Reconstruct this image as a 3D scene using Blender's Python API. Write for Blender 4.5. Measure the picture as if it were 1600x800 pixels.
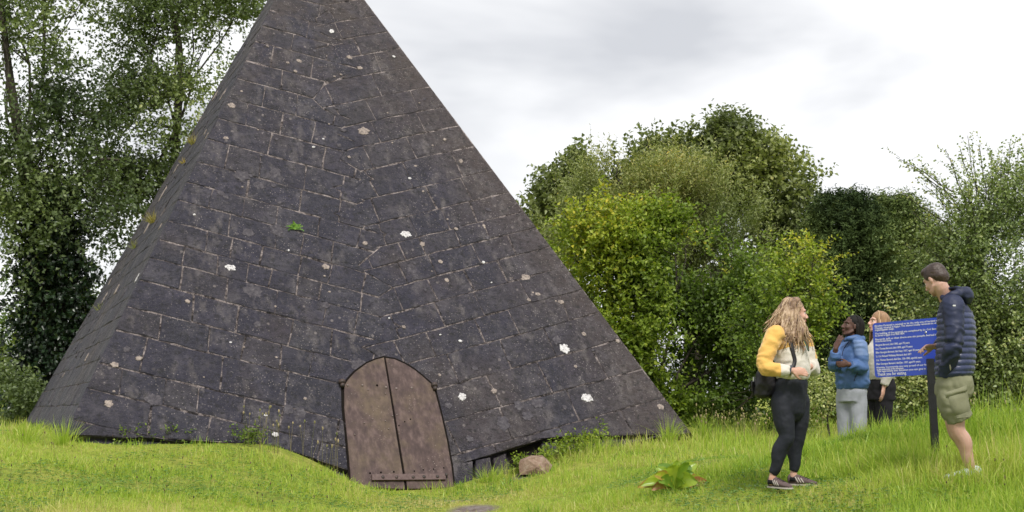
import bpy, bmesh, math, random
import numpy as np
from mathutils import Vector, Matrix, noise
from mathutils.bvhtree import BVHTree
for o in list(bpy.data.objects): bpy.data.objects.remove(o)
S = bpy.context.scene
COL = S.collection
R = math.radians
rng = np.random.default_rng(7)
random.seed(11)

# ------------------------------------------------------------------ camera, sky, sun, exposure
CAMZ = 1.30
TILT = R(6.3)
FPX = 2000.0                       # focal length in pixels of the 1600 wide photograph
cam_data = bpy.data.cameras.new("camera")
cam_data.sensor_width = 36.0
cam_data.lens = 36.0 * FPX / 1600.0
cam_data.clip_start = 0.1
cam_data.clip_end = 5000.0
cam_data.dof.use_dof = True
cam_data.dof.focus_distance = 14.0
cam_data.dof.aperture_fstop = 4.5
cam = bpy.data.objects.new("camera", cam_data)
cam.location = (0, 0, CAMZ)
cam.rotation_euler = (R(90) + TILT, 0, 0)
COL.objects.link(cam)
S.camera = cam

SUN_EL, SUN_AZ = R(54), R(164)     # azimuth measured clockwise from +Y: behind the camera, a little right
world = bpy.data.worlds.new("World")
S.world = world
world.use_nodes = True
wn, wl = world.node_tree.nodes, world.node_tree.links
wn.clear()
w_out = wn.new("ShaderNodeOutputWorld")
w_bg = wn.new("ShaderNodeBackground")
w_bg.inputs["Strength"].default_value = 0.10
sky = wn.new("ShaderNodeTexSky")
sky.sky_type = 'NISHITA'
sky.sun_disc = False
sky.sun_elevation = SUN_EL
sky.sun_rotation = SUN_AZ
w_tc = wn.new("ShaderNodeTexCoord")
w_sep = wn.new("ShaderNodeSeparateXYZ")
wl.new(w_tc.outputs["Generated"], w_sep.inputs[0])
def wmath(op, a, b):
    n = wn.new("ShaderNodeMath"); n.operation = op
    for k, v in enumerate((a, b)):
        if isinstance(v, (int, float)): n.inputs[k].default_value = v
        else: wl.new(v, n.inputs[k])
    return n.outputs[0]
w_h = wmath('MAXIMUM', wmath('ADD', w_sep.outputs["Z"], 0.22), 0.05)
w_cmb = wn.new("ShaderNodeCombineXYZ")
wl.new(wmath('DIVIDE', w_sep.outputs["X"], w_h), w_cmb.inputs[0])
wl.new(wmath('DIVIDE', w_sep.outputs["Y"], w_h), w_cmb.inputs[1])
w_map = wn.new("ShaderNodeMapping")
w_map.inputs["Location"].default_value = (0.55, 1.35, 0.0)
wl.new(w_cmb.outputs[0], w_map.inputs[0])
w_no = wn.new("ShaderNodeTexNoise")
w_no.inputs["Scale"].default_value = 1.15
w_no.inputs["Detail"].default_value = 5.0
w_no.inputs["Roughness"].default_value = 0.48
w_no.inputs["Distortion"].default_value = 0.25
wl.new(w_map.outputs[0], w_no.inputs["Vector"])
w_rmp = wn.new("ShaderNodeValToRGB")
e = w_rmp.color_ramp.elements
e[0].position, e[0].color = 0.37, (2.95, 3.0, 3.15, 1)
e[1].position, e[1].color = 0.53, (4.75, 4.75, 4.78, 1)
wl.new(w_no.outputs["Fac"], w_rmp.inputs[0])
w_mix = wn.new("ShaderNodeMixRGB")
w_mix.inputs[0].default_value = 0.96
wl.new(sky.outputs[0], w_mix.inputs[1])
wl.new(w_rmp.outputs[0], w_mix.inputs[2])
wl.new(w_mix.outputs[0], w_bg.inputs["Color"])
wl.new(w_bg.outputs[0], w_out.inputs["Surface"])

sun_data = bpy.data.lights.new("sun", 'SUN')
sun_data.energy = 1.5
sun_data.angle = R(12)
sun_data.color = (1.0, 0.96, 0.89)
sun = bpy.data.objects.new("sun", sun_data)
sun_dir = Vector((math.sin(SUN_AZ) * math.cos(SUN_EL), math.cos(SUN_AZ) * math.cos(SUN_EL), math.sin(SUN_EL)))
sun.rotation_euler = sun_dir.to_track_quat('Z', 'Y').to_euler()
sun.location = (0, 0, 30)
COL.objects.link(sun)

S.view_settings.view_transform = 'Standard'
S.view_settings.look = 'None'
S.view_settings.exposure = 1.22
S.view_settings.gamma = 1.0
S.view_settings.use_curve_mapping = False
S.cycles.max_bounces = 6
S.cycles.transparent_max_bounces = 4
S.cycles.use_denoising = True

# ------------------------------------------------------------------ helpers
ct, st = math.cos(TILT), math.sin(TILT)
def ray(px, py):
    v = (400.0 - py) / FPX
    return Vector(((px - 800.0) / FPX, ct - v * st, st + v * ct))
def W(px, py, d):                  # the point at distance y = d seen at that pixel: measures the place off the photograph
    r = ray(px, py)
    return Vector((0, 0, CAMZ)) + r * (d / r.y)
def plane_hit(px, py, p0, n):
    r = ray(px, py); o = Vector((0, 0, CAMZ))
    return o + r * ((p0 - o).dot(n) / r.dot(n))

def tag(o, label=None, cat=None, group=None, kind=None):
    if label: o["label"] = label
    if cat: o["category"] = cat
    if group: o["group"] = group
    if kind: o["kind"] = kind
    return o
def empty(name, loc, label, cat, group=None):
    o = bpy.data.objects.new(name, None)
    o.location = loc
    o.empty_display_size = 0.2
    COL.objects.link(o)
    return tag(o, label, cat, group)
def link(name, me, parent=None, loc=None):
    o = bpy.data.objects.new(name, me)
    COL.objects.link(o)
    if parent is not None: o.parent = parent
    if loc is not None: o.location = loc
    return o
def mesh_np(name, V, F, mats=(), attrs=None, smooth=False, midx=None):
    """fast mesh from numpy; F is (n,3) or (n,4)"""
    V = np.asarray(V, dtype=np.float32); F = np.asarray(F, dtype=np.int32)
    me = bpy.data.meshes.new(name)
    me.vertices.add(len(V)); me.vertices.foreach_set("co", V.ravel())
    n, k = F.shape
    me.loops.add(n * k); me.loops.foreach_set("vertex_index", F.ravel())
    me.polygons.add(n); me.polygons.foreach_set("loop_start", np.arange(0, n * k, k, dtype=np.int32))
    if smooth: me.polygons.foreach_set("use_smooth", np.ones(n, dtype=bool))
    if midx is not None: me.polygons.foreach_set("material_index", np.asarray(midx, dtype=np.int32))
    for an, av in (attrs or {}).items():
        a = me.attributes.new(an, 'FLOAT', 'POINT'); a.data.foreach_set("value", np.asarray(av, dtype=np.float32))
    for m in mats: me.materials.append(m)
    me.update(calc_edges=True)
    return me
def mesh_py(name, V, F, mats=(), smooth=False, midx=None):
    me = bpy.data.meshes.new(name)
    me.from_pydata([tuple(v) for v in V], [], F)
    if smooth:
        for p in me.polygons: p.use_smooth = True
    if midx is not None:
        for p, i in zip(me.polygons, midx): p.material_index = i
    for m in mats: me.materials.append(m)
    me.update()
    return me

class NT:
    """small wrapper for building node materials"""
    def __init__(s, name):
        s.m = bpy.data.materials.new(name); s.m.use_nodes = True
        s.n, s.l = s.m.node_tree.nodes, s.m.node_tree.links
        s.b = s.n["Principled BSDF"]; s.out = s.n["Material Output"]
        s.pos = None
    def P(s):
        if s.pos is None: s.pos = s.n.new("ShaderNodeNewGeometry").outputs["Position"]
        return s.pos
    def put(s, sock, v):
        if isinstance(v, (int, float)): sock.default_value = v
        elif isinstance(v, (tuple, list)): sock.default_value = tuple(v) + ((1,) if len(v) == 3 and sock.type == 'RGBA' else ())
        else: s.l.new(v, sock)
    def noise(s, scale, detail=4, rough=0.55, vec=None, dist=0.0, out="Fac"):
        n = s.n.new("ShaderNodeTexNoise"); n.inputs["Scale"].default_value = scale
        n.inputs["Detail"].default_value = detail; n.inputs["Roughness"].default_value = rough; n.inputs["Distortion"].default_value = dist
        s.l.new(vec if vec is not None else s.P(), n.inputs["Vector"]); return n.outputs[out]
    def voro(s, scale, vec=None, feature='F1', out="Distance", rand=1.0):
        n = s.n.new("ShaderNodeTexVoronoi"); n.feature = feature; n.inputs["Scale"].default_value = scale
        n.inputs["Randomness"].default_value = rand
        s.l.new(vec if vec is not None else s.P(), n.inputs["Vector"]); return n.outputs[out]
    def ramp(s, fac, stops, interp='LINEAR'):
        n = s.n.new("ShaderNodeValToRGB"); cr = n.color_ramp; cr.interpolation = interp
        while len(cr.elements) < len(stops): cr.elements.new(0.5)
        for el, (p, c) in zip(cr.elements, stops):
            el.position = p; el.color = tuple(c) + (1,) if not isinstance(c, (int, float)) else (c, c, c, 1)
        s.put(n.inputs[0], fac); return n.outputs[0]
    def mix(s, fac, a, b, mode='MIX'):
        n = s.n.new("ShaderNodeMixRGB"); n.blend_type = mode
        s.put(n.inputs[0], fac); s.put(n.inputs[1], a); s.put(n.inputs[2], b); return n.outputs[0]
    def math(s, op, a, b=0.0):
        n = s.n.new("ShaderNodeMath"); n.operation = op; s.put(n.inputs[0], a); s.put(n.inputs[1], b); return n.outputs[0]
    def attr(s, name):
        n = s.n.new("ShaderNodeAttribute"); n.attribute_name = name; return n.outputs["Fac"]
    def objrand(s): return s.n.new("ShaderNodeObjectInfo").outputs["Random"]
    def mapv(s, scale, rot=(0, 0, 0), vec=None):
        n = s.n.new("ShaderNodeMapping"); n.inputs["Scale"].default_value = scale; n.inputs["Rotation"].default_value = rot
        s.l.new(vec if vec is not None else s.P(), n.inputs[0]); return n.outputs[0]
    def bump(s, h, strength=0.5, dist=0.01):
        n = s.n.new("ShaderNodeBump"); n.inputs["Strength"].default_value = strength; n.inputs["Distance"].default_value = dist
        s.l.new(h, n.inputs["Height"])
        prev = s.b.inputs["Normal"].links
        if prev: s.l.new(prev[0].from_socket, n.inputs["Normal"])
        s.l.new(n.outputs[0], s.b.inputs["Normal"]); return n
    def fin(s, color, rough=0.7, spec=0.3, metal=0.0):
        s.put(s.b.inputs["Base Color"], color); s.put(s.b.inputs["Roughness"], rough)
        s.put(s.b.inputs["Specular IOR Level"], spec); s.put(s.b.inputs["Metallic"], metal); return s.m

def leaf_mat(name, stops, trans=0.3, rough=0.42, spec=0.45, attr="tone"):
    t = NT(name)
    c = t.ramp(t.attr(attr), stops)
    t.fin(c, rough, spec)
    tr = t.n.new("ShaderNodeBsdfTranslucent")
    t.l.new(t.mix(1.0, c, (1.0, 1.15, 0.55), 'MULTIPLY'), tr.inputs[0])
    mx = t.n.new("ShaderNodeMixShader"); mx.inputs[0].default_value = trans
    t.l.new(t.b.outputs[0], mx.inputs[1]); t.l.new(tr.outputs[0], mx.inputs[2]); t.l.new(mx.outputs[0], t.out.inputs[0])
    return t.m
def cloth_mat(name, col, rough=0.85, weave=260.0, var=0.12, bump=0.25, spec=0.2, sheen=0.0):
    t = NT(name)
    n1 = t.noise(7.0, 3); n2 = t.noise(weave, 2)
    c = t.mix(t.ramp(n1, [(0.3, 0.0), (0.7, 1.0)]), tuple(x * (1 - var) for x in col), tuple(min(1, x * (1 + var)) for x in col))
    t.bump(n2, bump, 0.002); t.bump(t.noise(16.0, 3), 0.35, 0.012)
    t.fin(c, rough, spec)
    if sheen: t.b.inputs["Sheen Weight"].default_value = sheen
    return t.m

class MB:
    """collects tubes and ellipsoids"""
    def __init__(s): s.v = []; s.f = []; s.tone = []; s.cur = 0.0
    def _add(s, vs, fs):
        o = len(s.v); s.v += [tuple(v) for v in vs]; s.f += [tuple(i + o for i in f) for f in fs]; s.tone += [s.cur] * len(vs)
    def tube(s, pts, rad, n=12, ref=(0, -1, 0), sub=4, round_caps=True):
        """rad per point: r or (a, b): a across (t x ref), b along ref"""
        pts = [Vector(p) for p in pts]; rad = [r if isinstance(r, (tuple, list)) else (r, r) for r in rad]
        if sub > 1 and len(pts) > 2:
            P, Q = [], []
            for i in range(len(pts) - 1):
                p0, p1, p2, p3 = pts[max(i - 1, 0)], pts[i], pts[i + 1], pts[min(i + 2, len(pts) - 1)]
                for k in range(sub):
                    t = k / sub; t2, t3 = t * t, t * t * t
                    P.append(0.5 * ((2 * p1) + (p2 - p0) * t + (2 * p0 - 5 * p1 + 4 * p2 - p3) * t2 + (3 * p1 - p0 - 3 * p2 + p3) * t3))
                    q = t * t * (3 - 2 * t)
                    Q.append(tuple(rad[i][j] * (1 - q) + rad[i + 1][j] * q for j in (0, 1)))
            P.append(pts[-1]); Q.append(rad[-1]); pts, rad = P, Q
        if round_caps:
            d0 = (pts[0] - pts[1]).normalized(); d1 = (pts[-1] - pts[-2]).normalized()
            r0 = min(rad[0]); r1 = min(rad[-1])
            pts = [pts[0] + d0 * r0 * 0.6, pts[0] + d0 * r0 * 0.4] + pts + [pts[-1] + d1 * r1 * 0.4, pts[-1] + d1 * r1 * 0.6]
            sc = lambda q, k: (q[0] * k, q[1] * k)
            rad = [sc(rad[0], 0.35), sc(rad[0], 0.75)] + rad + [sc(rad[-1], 0.75), sc(rad[-1], 0.35)]
        ref = Vector(ref); vs = []
        for i, p in enumerate(pts):
            t = (pts[min(i + 1, len(pts) - 1)] - pts[max(i - 1, 0)]).normalized()
            a = t.cross(ref)
            if a.length < 1e-3: a = t.cross(Vector((0.3, 0.2, 1)))
            a.normalize(); b = a.cross(t).normalized()
            for k in range(n):
                w = 2 * math.pi * k / n
                vs.append(p + a * (rad[i][0] * math.cos(w)) + b * (rad[i][1] * math.sin(w)))
        fs = []
        m = len(pts)
        for i in range(m - 1):
            for k in range(n):
                k2 = (k + 1) % n
                fs.append((i * n + k, i * n + k2, (i + 1) * n + k2, (i + 1) * n + k))
        fs.append(tuple(range(n - 1, -1, -1))); fs.append(tuple((m - 1) * n + k for k in range(n)))
        s._add(vs, fs)
    def rings(s, rings, n=20):
        """rings: (centre, axis_a, axis_b) vectors already scaled, stacked"""
        vs = []
        for c, a, b in rings:
            for k in range(n):
                w = 2 * math.pi * k / n
                vs.append(Vector(c) + Vector(a) * math.cos(w) + Vector(b) * math.sin(w))
        fs = []; m = len(rings)
        for i in range(m - 1):
            for k in range(n):
                k2 = (k + 1) % n
                fs.append((i * n + k, i * n + k2, (i + 1) * n + k2, (i + 1) * n + k))
        fs.append(tuple(range(n - 1, -1, -1))); fs.append(tuple((m - 1) * n + k for k in range(n)))
        s._add(vs, fs)
    def ell(s, c, r, M=None, n=14, m=9):
        M = M or Matrix.Identity(3); c = Vector(c); vs = [c + M @ Vector((0, 0, -r[2]))]
        for i in range(1, m):
            ph = -math.pi / 2 + math.pi * i / m
            for k in range(n):
                w = 2 * math.pi * k / n
                vs.append(c + M @ Vector((r[0] * math.cos(ph) * math.cos(w), r[1] * math.cos(ph) * math.sin(w), r[2] * math.sin(ph))))
        vs.append(c + M @ Vector((0, 0, r[2]))); fs = []
        for k in range(n): fs.append((0, 1 + (k + 1) % n, 1 + k))
        for i in range(m - 2):
            for k in range(n):
                k2 = (k + 1) % n; a = 1 + i * n
                fs.append((a + k, a + k2, a + n + k2, a + n + k))
        a = 1 + (m - 2) * n
        for k in range(n): fs.append((a + k, a + (k + 1) % n, len(vs) - 1))
        s._add(vs, fs)
    def box(s, c, h, M=None):
        M = M or Matrix.Identity(3); c = Vector(c)
        vs = [c + M @ Vector((sx * h[0], sy * h[1], sz * h[2])) for sz in (-1, 1) for sy in (-1, 1) for sx in (-1, 1)]
        s._add(vs, [(0, 2, 3, 1), (4, 5, 7, 6), (0, 1, 5, 4), (2, 6, 7, 3), (0, 4, 6, 2), (1, 3, 7, 5)])
    def build(s, name, mat, parent=None, smooth=True):
        me = mesh_py(name, s.v, s.f, [mat] if not isinstance(mat, (list, tuple)) else mat, smooth)
        a = me.attributes.new("tone", 'FLOAT', 'POINT'); a.data.foreach_set("value", np.array(s.tone, dtype=np.float32))
        return link(name, me, parent)
    def skin(s, name, mats, parent=None, voxel=0.008, smooth=4, fac=0.5, disp=None, rule=None):
        """one continuous surface: voxel union of everything collected, smoothed; disp(co, no) moves vertices, rule(centre) picks the material"""
        me = mesh_py("tmp", s.v, s.f)
        o = bpy.data.objects.new("tmp", me); COL.objects.link(o)
        m = o.modifiers.new("r", 'REMESH'); m.mode = 'VOXEL'; m.voxel_size = voxel
        m2 = o.modifiers.new("s", 'SMOOTH'); m2.factor = fac; m2.iterations = smooth
        dg = bpy.context.evaluated_depsgraph_get()
        nm = bpy.data.meshes.new_from_object(o.evaluated_get(dg)); nm.name = name
        bpy.data.objects.remove(o); bpy.data.meshes.remove(me)
        if disp:
            co = [v.co.copy() for v in nm.vertices]; no = [v.normal.copy() for v in nm.vertices]
            for v, c, n_ in zip(nm.vertices, co, no): v.co = c + n_ * disp(c, n_)
        nm.materials.clear()
        for mm in (mats if isinstance(mats, (list, tuple)) else [mats]): nm.materials.append(mm)
        for p in nm.polygons:
            p.use_smooth = True
            p.material_index = rule(p.center) if rule else 0
        nm.update()
        return link(name, nm, parent)
def fold(amp, sc, seed=0.0, aniso=(1, 1, 1)):
    def f(c, n):
        q = Vector((c.x * aniso[0], c.y * aniso[1], c.z * aniso[2])) * sc + Vector((seed, seed * 1.7, -seed))
        return amp * noise.noise(q) + amp * 0.5 * noise.noise(q * 2.3)
    return f
# ------------------------------------------------------------------ materials of the setting
def m_stone():
    t = NT("weathered dark limestone")
    big = t.noise(0.55, 3, 0.6); mid = t.noise(3.2, 6, 0.65); fine = t.noise(34.0, 4, 0.65)
    base = t.ramp(mid, [(0.30, (0.0145, 0.0132, 0.0255)), (0.50, (0.0235, 0.0215, 0.039)), (0.70, (0.046, 0.042, 0.066))])
    base = t.mix(t.math('MULTIPLY', t.ramp(t.objrand(), [(0.6, 0.0), (1.0, 1.0)]), 0.35), base, (0.050, 0.041, 0.042))   # some stones browner
    base = t.mix(t.math('MULTIPLY', t.ramp(t.objrand(), [(0.0, 1.0), (0.35, 0.0)]), 0.45), base, (0.027, 0.027, 0.038))   # some blacker
    sepx = t.n.new("ShaderNodeSeparateXYZ"); t.l.new(t.P(), sepx.inputs[0])
    # weathering brown runs along the exposed right-hand edge and the top
    edge_r = t.math('ADD', t.math('ADD', sepx.outputs[0], t.math('MULTIPLY', sepx.outputs[2], 0.62)), t.math('MULTIPLY', big, 2.2))
    brown = t.math('MAXIMUM', t.ramp(big, [(0.53, 0.0), (0.68, 0.7)]), t.ramp(t.math('MULTIPLY', t.math('SUBTRACT', edge_r, 2.5), 0.6), [(0.0, 0.0), (0.8, 1.0)]))
    base = t.mix(t.math('MULTIPLY', brown, 0.6), base, (0.075, 0.053, 0.043))
    topb = t.math('MULTIPLY', t.ramp(t.math('MULTIPLY', t.math('SUBTRACT', sepx.outputs[2], 4.2), 0.33), [(0.0, 0.0), (1.0, 1.0)]), t.ramp(t.noise(1.4, 5, 0.7), [(0.44, 0.0), (0.60, 0.65)]))
    base = t.mix(topb, base, (0.066, 0.049, 0.042))
    # pale wash of lichen and lime, in patches and vertical runs
    run = t.noise(1.0, 5, 0.6, t.mapv((7.0, 7.0, 1.1)))
    wash = t.math('MULTIPLY', t.ramp(run, [(0.50, 0.0), (0.66, 1.0)]), t.ramp(t.noise(1.7, 4), [(0.42, 0.0), (0.58, 1.0)]))
    base = t.mix(t.math('MULTIPLY', wash, 0.45), base, (0.20, 0.175, 0.17))
    cloud = t.ramp(t.noise(2.3, 9, 0.78), [(0.50, 0.0), (0.68, 1.0)])
    base = t.mix(t.math('MULTIPLY', cloud, 0.36), base, (0.15, 0.137, 0.155))
    # specks
    sp = t.math('MULTIPLY', t.ramp(t.voro(26.0), [(0.12, 1.0), (0.24, 0.0)]), t.ramp(t.noise(1.9, 5, 0.7), [(0.42, 0.0), (0.58, 1.0)]))
    base = t.mix(t.math('MULTIPLY', sp, 0.75), base, (0.34, 0.30, 0.29))
    sp2 = t.math('MULTIPLY', t.ramp(t.voro(5.5), [(0.09, 1.0), (0.15, 0.0)]), t.ramp(t.noise(1.1, 2), [(0.5, 0.0), (0.58, 1.0)]))
    base = t.mix(t.math('MULTIPLY', sp2, 0.5), base, (0.30, 0.26, 0.25))
    sp3 = t.math('MULTIPLY', t.ramp(t.voro(75.0), [(0.15, 1.0), (0.30, 0.0)]), t.ramp(t.noise(3.1, 4, 0.7), [(0.42, 0.0), (0.56, 1.0)]))
    base = t.mix(t.math('MULTIPLY', sp3, 0.5), base, (0.22, 0.20, 0.20))
    grain = t.ramp(t.noise(22.0, 8, 0.85), [(0.50, 0.0), (0.66, 1.0)])
    base = t.mix(t.math('MULTIPLY', grain, t.ramp(t.noise(1.3, 5, 0.7), [(0.35, 0.08), (0.65, 0.5)])), base, (0.14, 0.128, 0.15))
    sm_n = t.noise(17.0, 9, 0.85)
    smear = t.ramp(t.math('ADD', t.attr("edge"), t.math('MULTIPLY', t.math('ADD', t.math('SUBTRACT', sm_n, 0.5), t.math('MINIMUM', t.math('MULTIPLY', t.math('SUBTRACT', sepx.outputs[2], 2.4), 0.014), 0.05)), 3.6)), [(1.02, 0.0), (1.55, 1.0)])
    smear = t.math('MULTIPLY', smear, t.ramp(t.noise(0.8, 3, 0.6), [(0.38, 0.05), (0.62, 0.95)]))
    base = t.mix(smear, base, t.mix(t.noise(50, 3, 0.7), (0.10, 0.085, 0.088), (0.44, 0.38, 0.37)))
    pit = t.ramp(t.noise(13.0, 6, 0.7), [(0.36, 1.0), (0.48, 0.0)])
    base = t.mix(t.math('MULTIPLY', pit, 0.75), base, (0.013, 0.012, 0.014))
    t.bump(t.noise(5.0, 10, 0.78), 1.0, 0.075); t.bump(t.noise(3.0, 6, 0.7, t.mapv((1.0, 1.0, 3.0))), 0.6, 0.06)
    t.bump(fine, 0.8, 0.012)
    return t.fin(base, t.ramp(mid, [(0.3, 0.52), (0.7, 0.8)]), 0.42)
def m_mortar():
    t = NT("old lime mortar")
    sz_ = t.n.new("ShaderNodeSeparateXYZ"); t.l.new(t.P(), sz_.inputs[0])
    high = t.math("MINIMUM", t.math("MULTIPLY", t.math("SUBTRACT", sz_.outputs[2], 2.4), 0.010), 0.03)      # the pointing survives best high up
    n = t.math("ADD", t.noise(7.5, 9, 0.82), high); f = t.noise(40, 3, 0.7)
    c = t.ramp(n, [(0.44, (0.016, 0.014, 0.015)), (0.50, (0.11, 0.092, 0.09)), (0.60, (0.25, 0.215, 0.21)), (0.8, (0.37, 0.325, 0.32))])
    c = t.mix(t.math('MULTIPLY', t.ramp(f, [(0.35, 1.0), (0.5, 0.0)]), 0.7), c, (0.03, 0.027, 0.027))
    t.bump(f, 0.8, 0.01); t.bump(t.noise(10, 4), 0.6, 0.02)
    return t.fin(c, 0.95, 0.1)
def m_lichen():
    t = NT("white crust lichen")
    c = t.ramp(t.noise(38, 4, 0.7), [(0.34, (0.12, 0.11, 0.115)), (0.46, (0.48, 0.46, 0.47)), (0.65, (0.66, 0.65, 0.66))])
    t.bump(t.noise(60, 3), 0.5, 0.005)
    return t.fin(c, 0.95, 0.1)
def m_lichen2():
    t = NT("buff crust lichen")
    c = t.ramp(t.noise(30, 5, 0.7), [(0.3, (0.10, 0.088, 0.085)), (0.55, (0.30, 0.25, 0.225)), (0.75, (0.42, 0.36, 0.31))])
    t.bump(t.noise(60, 3), 0.5, 0.005)
    return t.fin(c, 0.95, 0.1)
def m_lichen3():
    t = NT("faint grey lichen")
    c = t.ramp(t.noise(26, 5, 0.75), [(0.36, (0.045, 0.041, 0.05)), (0.55, (0.085, 0.078, 0.088)), (0.75, (0.16, 0.148, 0.155))])
    return t.fin(c, 0.95, 0.1)
def m_door():
    t = NT("aged brown iron sheet")
    streak = t.noise(1.0, 6, 0.62, t.mapv((14.0, 14.0, 0.8)))
    c = t.ramp(streak, [(0.36, (0.044, 0.027, 0.026)), (0.5, (0.074, 0.048, 0.045)), (0.64, (0.122, 0.084, 0.078))])
    c = t.mix(t.ramp(t.noise(2.2, 5, 0.65), [(0.46, 0.0), (0.66, 0.6)]), c, (0.125, 0.092, 0.055))
    c = t.mix(t.math('MULTIPLY', t.ramp(t.noise(5.0, 6, 0.7), [(0.52, 0.0), (0.64, 1.0)]), 0.6), c, (0.055, 0.036, 0.031))
    c = t.mix(t.math('MULTIPLY', t.math('MULTIPLY', t.ramp(t.voro(28), [(0.1, 1.0), (0.18, 0.0)]), t.ramp(t.noise(2.5, 4), [(0.5, 0.0), (0.62, 1.0)])), 0.7), c, (0.35, 0.29, 0.26))
    t.bump(t.noise(4.0, 5), 0.4, 0.02); t.bump(t.noise(70, 3), 0.3, 0.003)
    return t.fin(c, t.ramp(streak, [(0.3, 0.55), (0.7, 0.72)]), 0.25)
def m_iron():
    t = NT("dark rusted iron")
    c = t.ramp(t.noise(30, 4), [(0.35, (0.022, 0.018, 0.018)), (0.7, (0.075, 0.05, 0.042))])
    t.bump(t.noise(60, 3), 0.4, 0.004)
    return t.fin(c, 0.6, 0.4)
def m_soil():
    t = NT("turf and soil")
    c = t.ramp(t.noise(1.6, 6, 0.65), [(0.3, (0.17, 0.23, 0.035)), (0.55, (0.28, 0.31, 0.055)), (0.75, (0.36, 0.33, 0.10))])
    c = t.mix(t.ramp(t.noise(9.0, 5, 0.7), [(0.45, 0.0), (0.7, 0.6)]), c, (0.085, 0.085, 0.035))
    mud = t.ramp(t.attr("mud"), [(0.35, 0.0), (0.75, 1.0)])
    c = t.mix(mud, c, t.ramp(t.noise(12, 6, 0.7), [(0.35, (0.12, 0.09, 0.07)), (0.65, (0.27, 0.235, 0.225))]))
    t.bump(t.noise(18.0, 6, 0.7), 0.9, 0.04)
    return t.fin(c, 0.95, 0.1)
def m_rock():
    t = NT("reddish brown field stone")
    c = t.ramp(t.noise(7, 7, 0.7), [(0.3, (0.11, 0.07, 0.05)), (0.5, (0.25, 0.17, 0.125)), (0.72, (0.40, 0.32, 0.26))])
    t.bump(t.noise(14, 8, 0.72), 1.0, 0.03)
    return t.fin(c, 0.9, 0.2)
def m_bark(name, a, b):
    t = NT(name)
    c = t.ramp(t.noise(9, 6, 0.7, t.mapv((3, 3, 0.8))), [(0.3, a), (0.7, b)])
    t.bump(t.noise(14, 6, 0.7, t.mapv((3, 3, 0.7))), 0.9, 0.03)
    return t.fin(c, 0.9, 0.2)
M_STONE, M_MORTAR, M_LICHEN, M_BUFF, M_FAINT, M_DOOR, M_IRON, M_SOIL, M_ROCK = m_stone(), m_mortar(), m_lichen(), m_lichen2(), m_lichen3(), m_door(), m_iron(), m_soil(), m_rock()
M_BARK = m_bark("grey brown bark", (0.03, 0.025, 0.02), (0.10, 0.085, 0.07))
M_GRASS = leaf_mat("grass blade", [(0.0, (0.10, 0.20, 0.034)), (0.3, (0.25, 0.39, 0.048)), (0.6, (0.39, 0.51, 0.065)), (0.82, (0.49, 0.53, 0.11)), (1.0, (0.58, 0.50, 0.22))], 0.38, 0.42, 0.4)

# ------------------------------------------------------------------ ground: one sheet to the horizon
GC = [(105,692,15.2),(20,684,15.5),(-120,684,15),(210,696,15.6),(300,693,15.9),(450,702,16.2),(530,742,16.4),(575,764,16.4),(632,768,16.5),(700,768,16.7),(745,752,17.0),(800,736,17.4),
      (860,712,17.8),(960,698,18.4),(1078,688,18.9),(1150,692,19.5),
      (0,800,11.3),(200,800,11.6),(400,800,12.2),(560,800,13.0),(740,800,13.6),(900,800,12.6),(1055,772,12.4),(1055,800,11.3),(1225,764,11.2),(1250,800,10.2),
      (1215,764,11.2),(1260,757,11.3),(1458,722,11.3),(1515,748,10.4),(1600,745,10.6),(1400,735,11.4),(1330,735,11.8),(1600,800,9.4),(1420,800,9.7),
      (1290,694,12.6),(1330,682,12.4),(1400,676,12.4),(1500,678,12.35),(1600,676,12.35),(1560,715,11.8),(1430,716,11.9),(1200,715,14),(1110,720,15),(1327,748,13.4),(1372,747,13.8),(1300,722,15.5),(1450,712,16),(1600,705,16),
      (1230,697,18.5),(1400,690,20),(1600,680,21),(1000,668,24),(1250,664,27),(1450,664,26),(80,668,24),(-150,668,24),(-300,700,16),(-250,820,10.5),(1900,710,13),(1900,800,9.0),(1800,690,20),
      (300,664,30),(800,660,34),(1300,655,36),(250,740,13.9),(80,735,13.4),(420,745,14.4)]
gp = np.array([list(W(*g)) for g in GC])
gx, gy, gz = gp[:, 0], gp[:, 1], gp[:, 2]
def phi(r): return r * r * np.log(r + 1e-6)
NGC = len(gp)
K = np.zeros((NGC + 3, NGC + 3)); K[:NGC, :NGC] = phi(np.hypot(gx[:, None] - gx, gy[:, None] - gy)) + np.eye(NGC) * 0.06
K[:NGC, NGC] = 1; K[:NGC, NGC + 1] = gx; K[:NGC, NGC + 2] = gy; K[NGC:, :NGC] = K[:NGC, NGC:].T
GW = np.linalg.solve(K, np.concatenate([gz, [0, 0, 0]]))
def ground_z(x, y):
    x = np.asarray(x, float); y = np.asarray(y, float); sh = x.shape
    x = x.ravel(); y = y.ravel(); out = np.empty_like(x)
    for i in range(0, len(x), 20000):
        a, b = x[i:i + 20000], y[i:i + 20000]
        z = phi(np.hypot(a[:, None] - gx, b[:, None] - gy)) @ GW[:NGC] + GW[NGC] + GW[NGC + 1] * a + GW[NGC + 2] * b
        dx = np.maximum(np.abs(a - 0.5) - 11.0, 0); dy = np.maximum(np.abs(b - 19.0) - 11.0, 0)
        k = np.clip(np.hypot(dx, dy) / 6.0, 0, 1); k = k * k * (3 - 2 * k)
        z = np.clip(z, -0.6, 1.2) * (1 - k) + 0.62 * k
        z = z + 0.018 * np.sin(a * 2.3 + 0.6 * b) * np.sin(b * 1.9 - 0.3 * a) + 0.012 * np.sin(a * 5.1 + 1.0) * np.sin(b * 4.3)
        out[i:i + 20000] = z
    return out.reshape(sh)
def gz1(x, y): return float(ground_z(np.array([x]), np.array([y]))[0])
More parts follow.
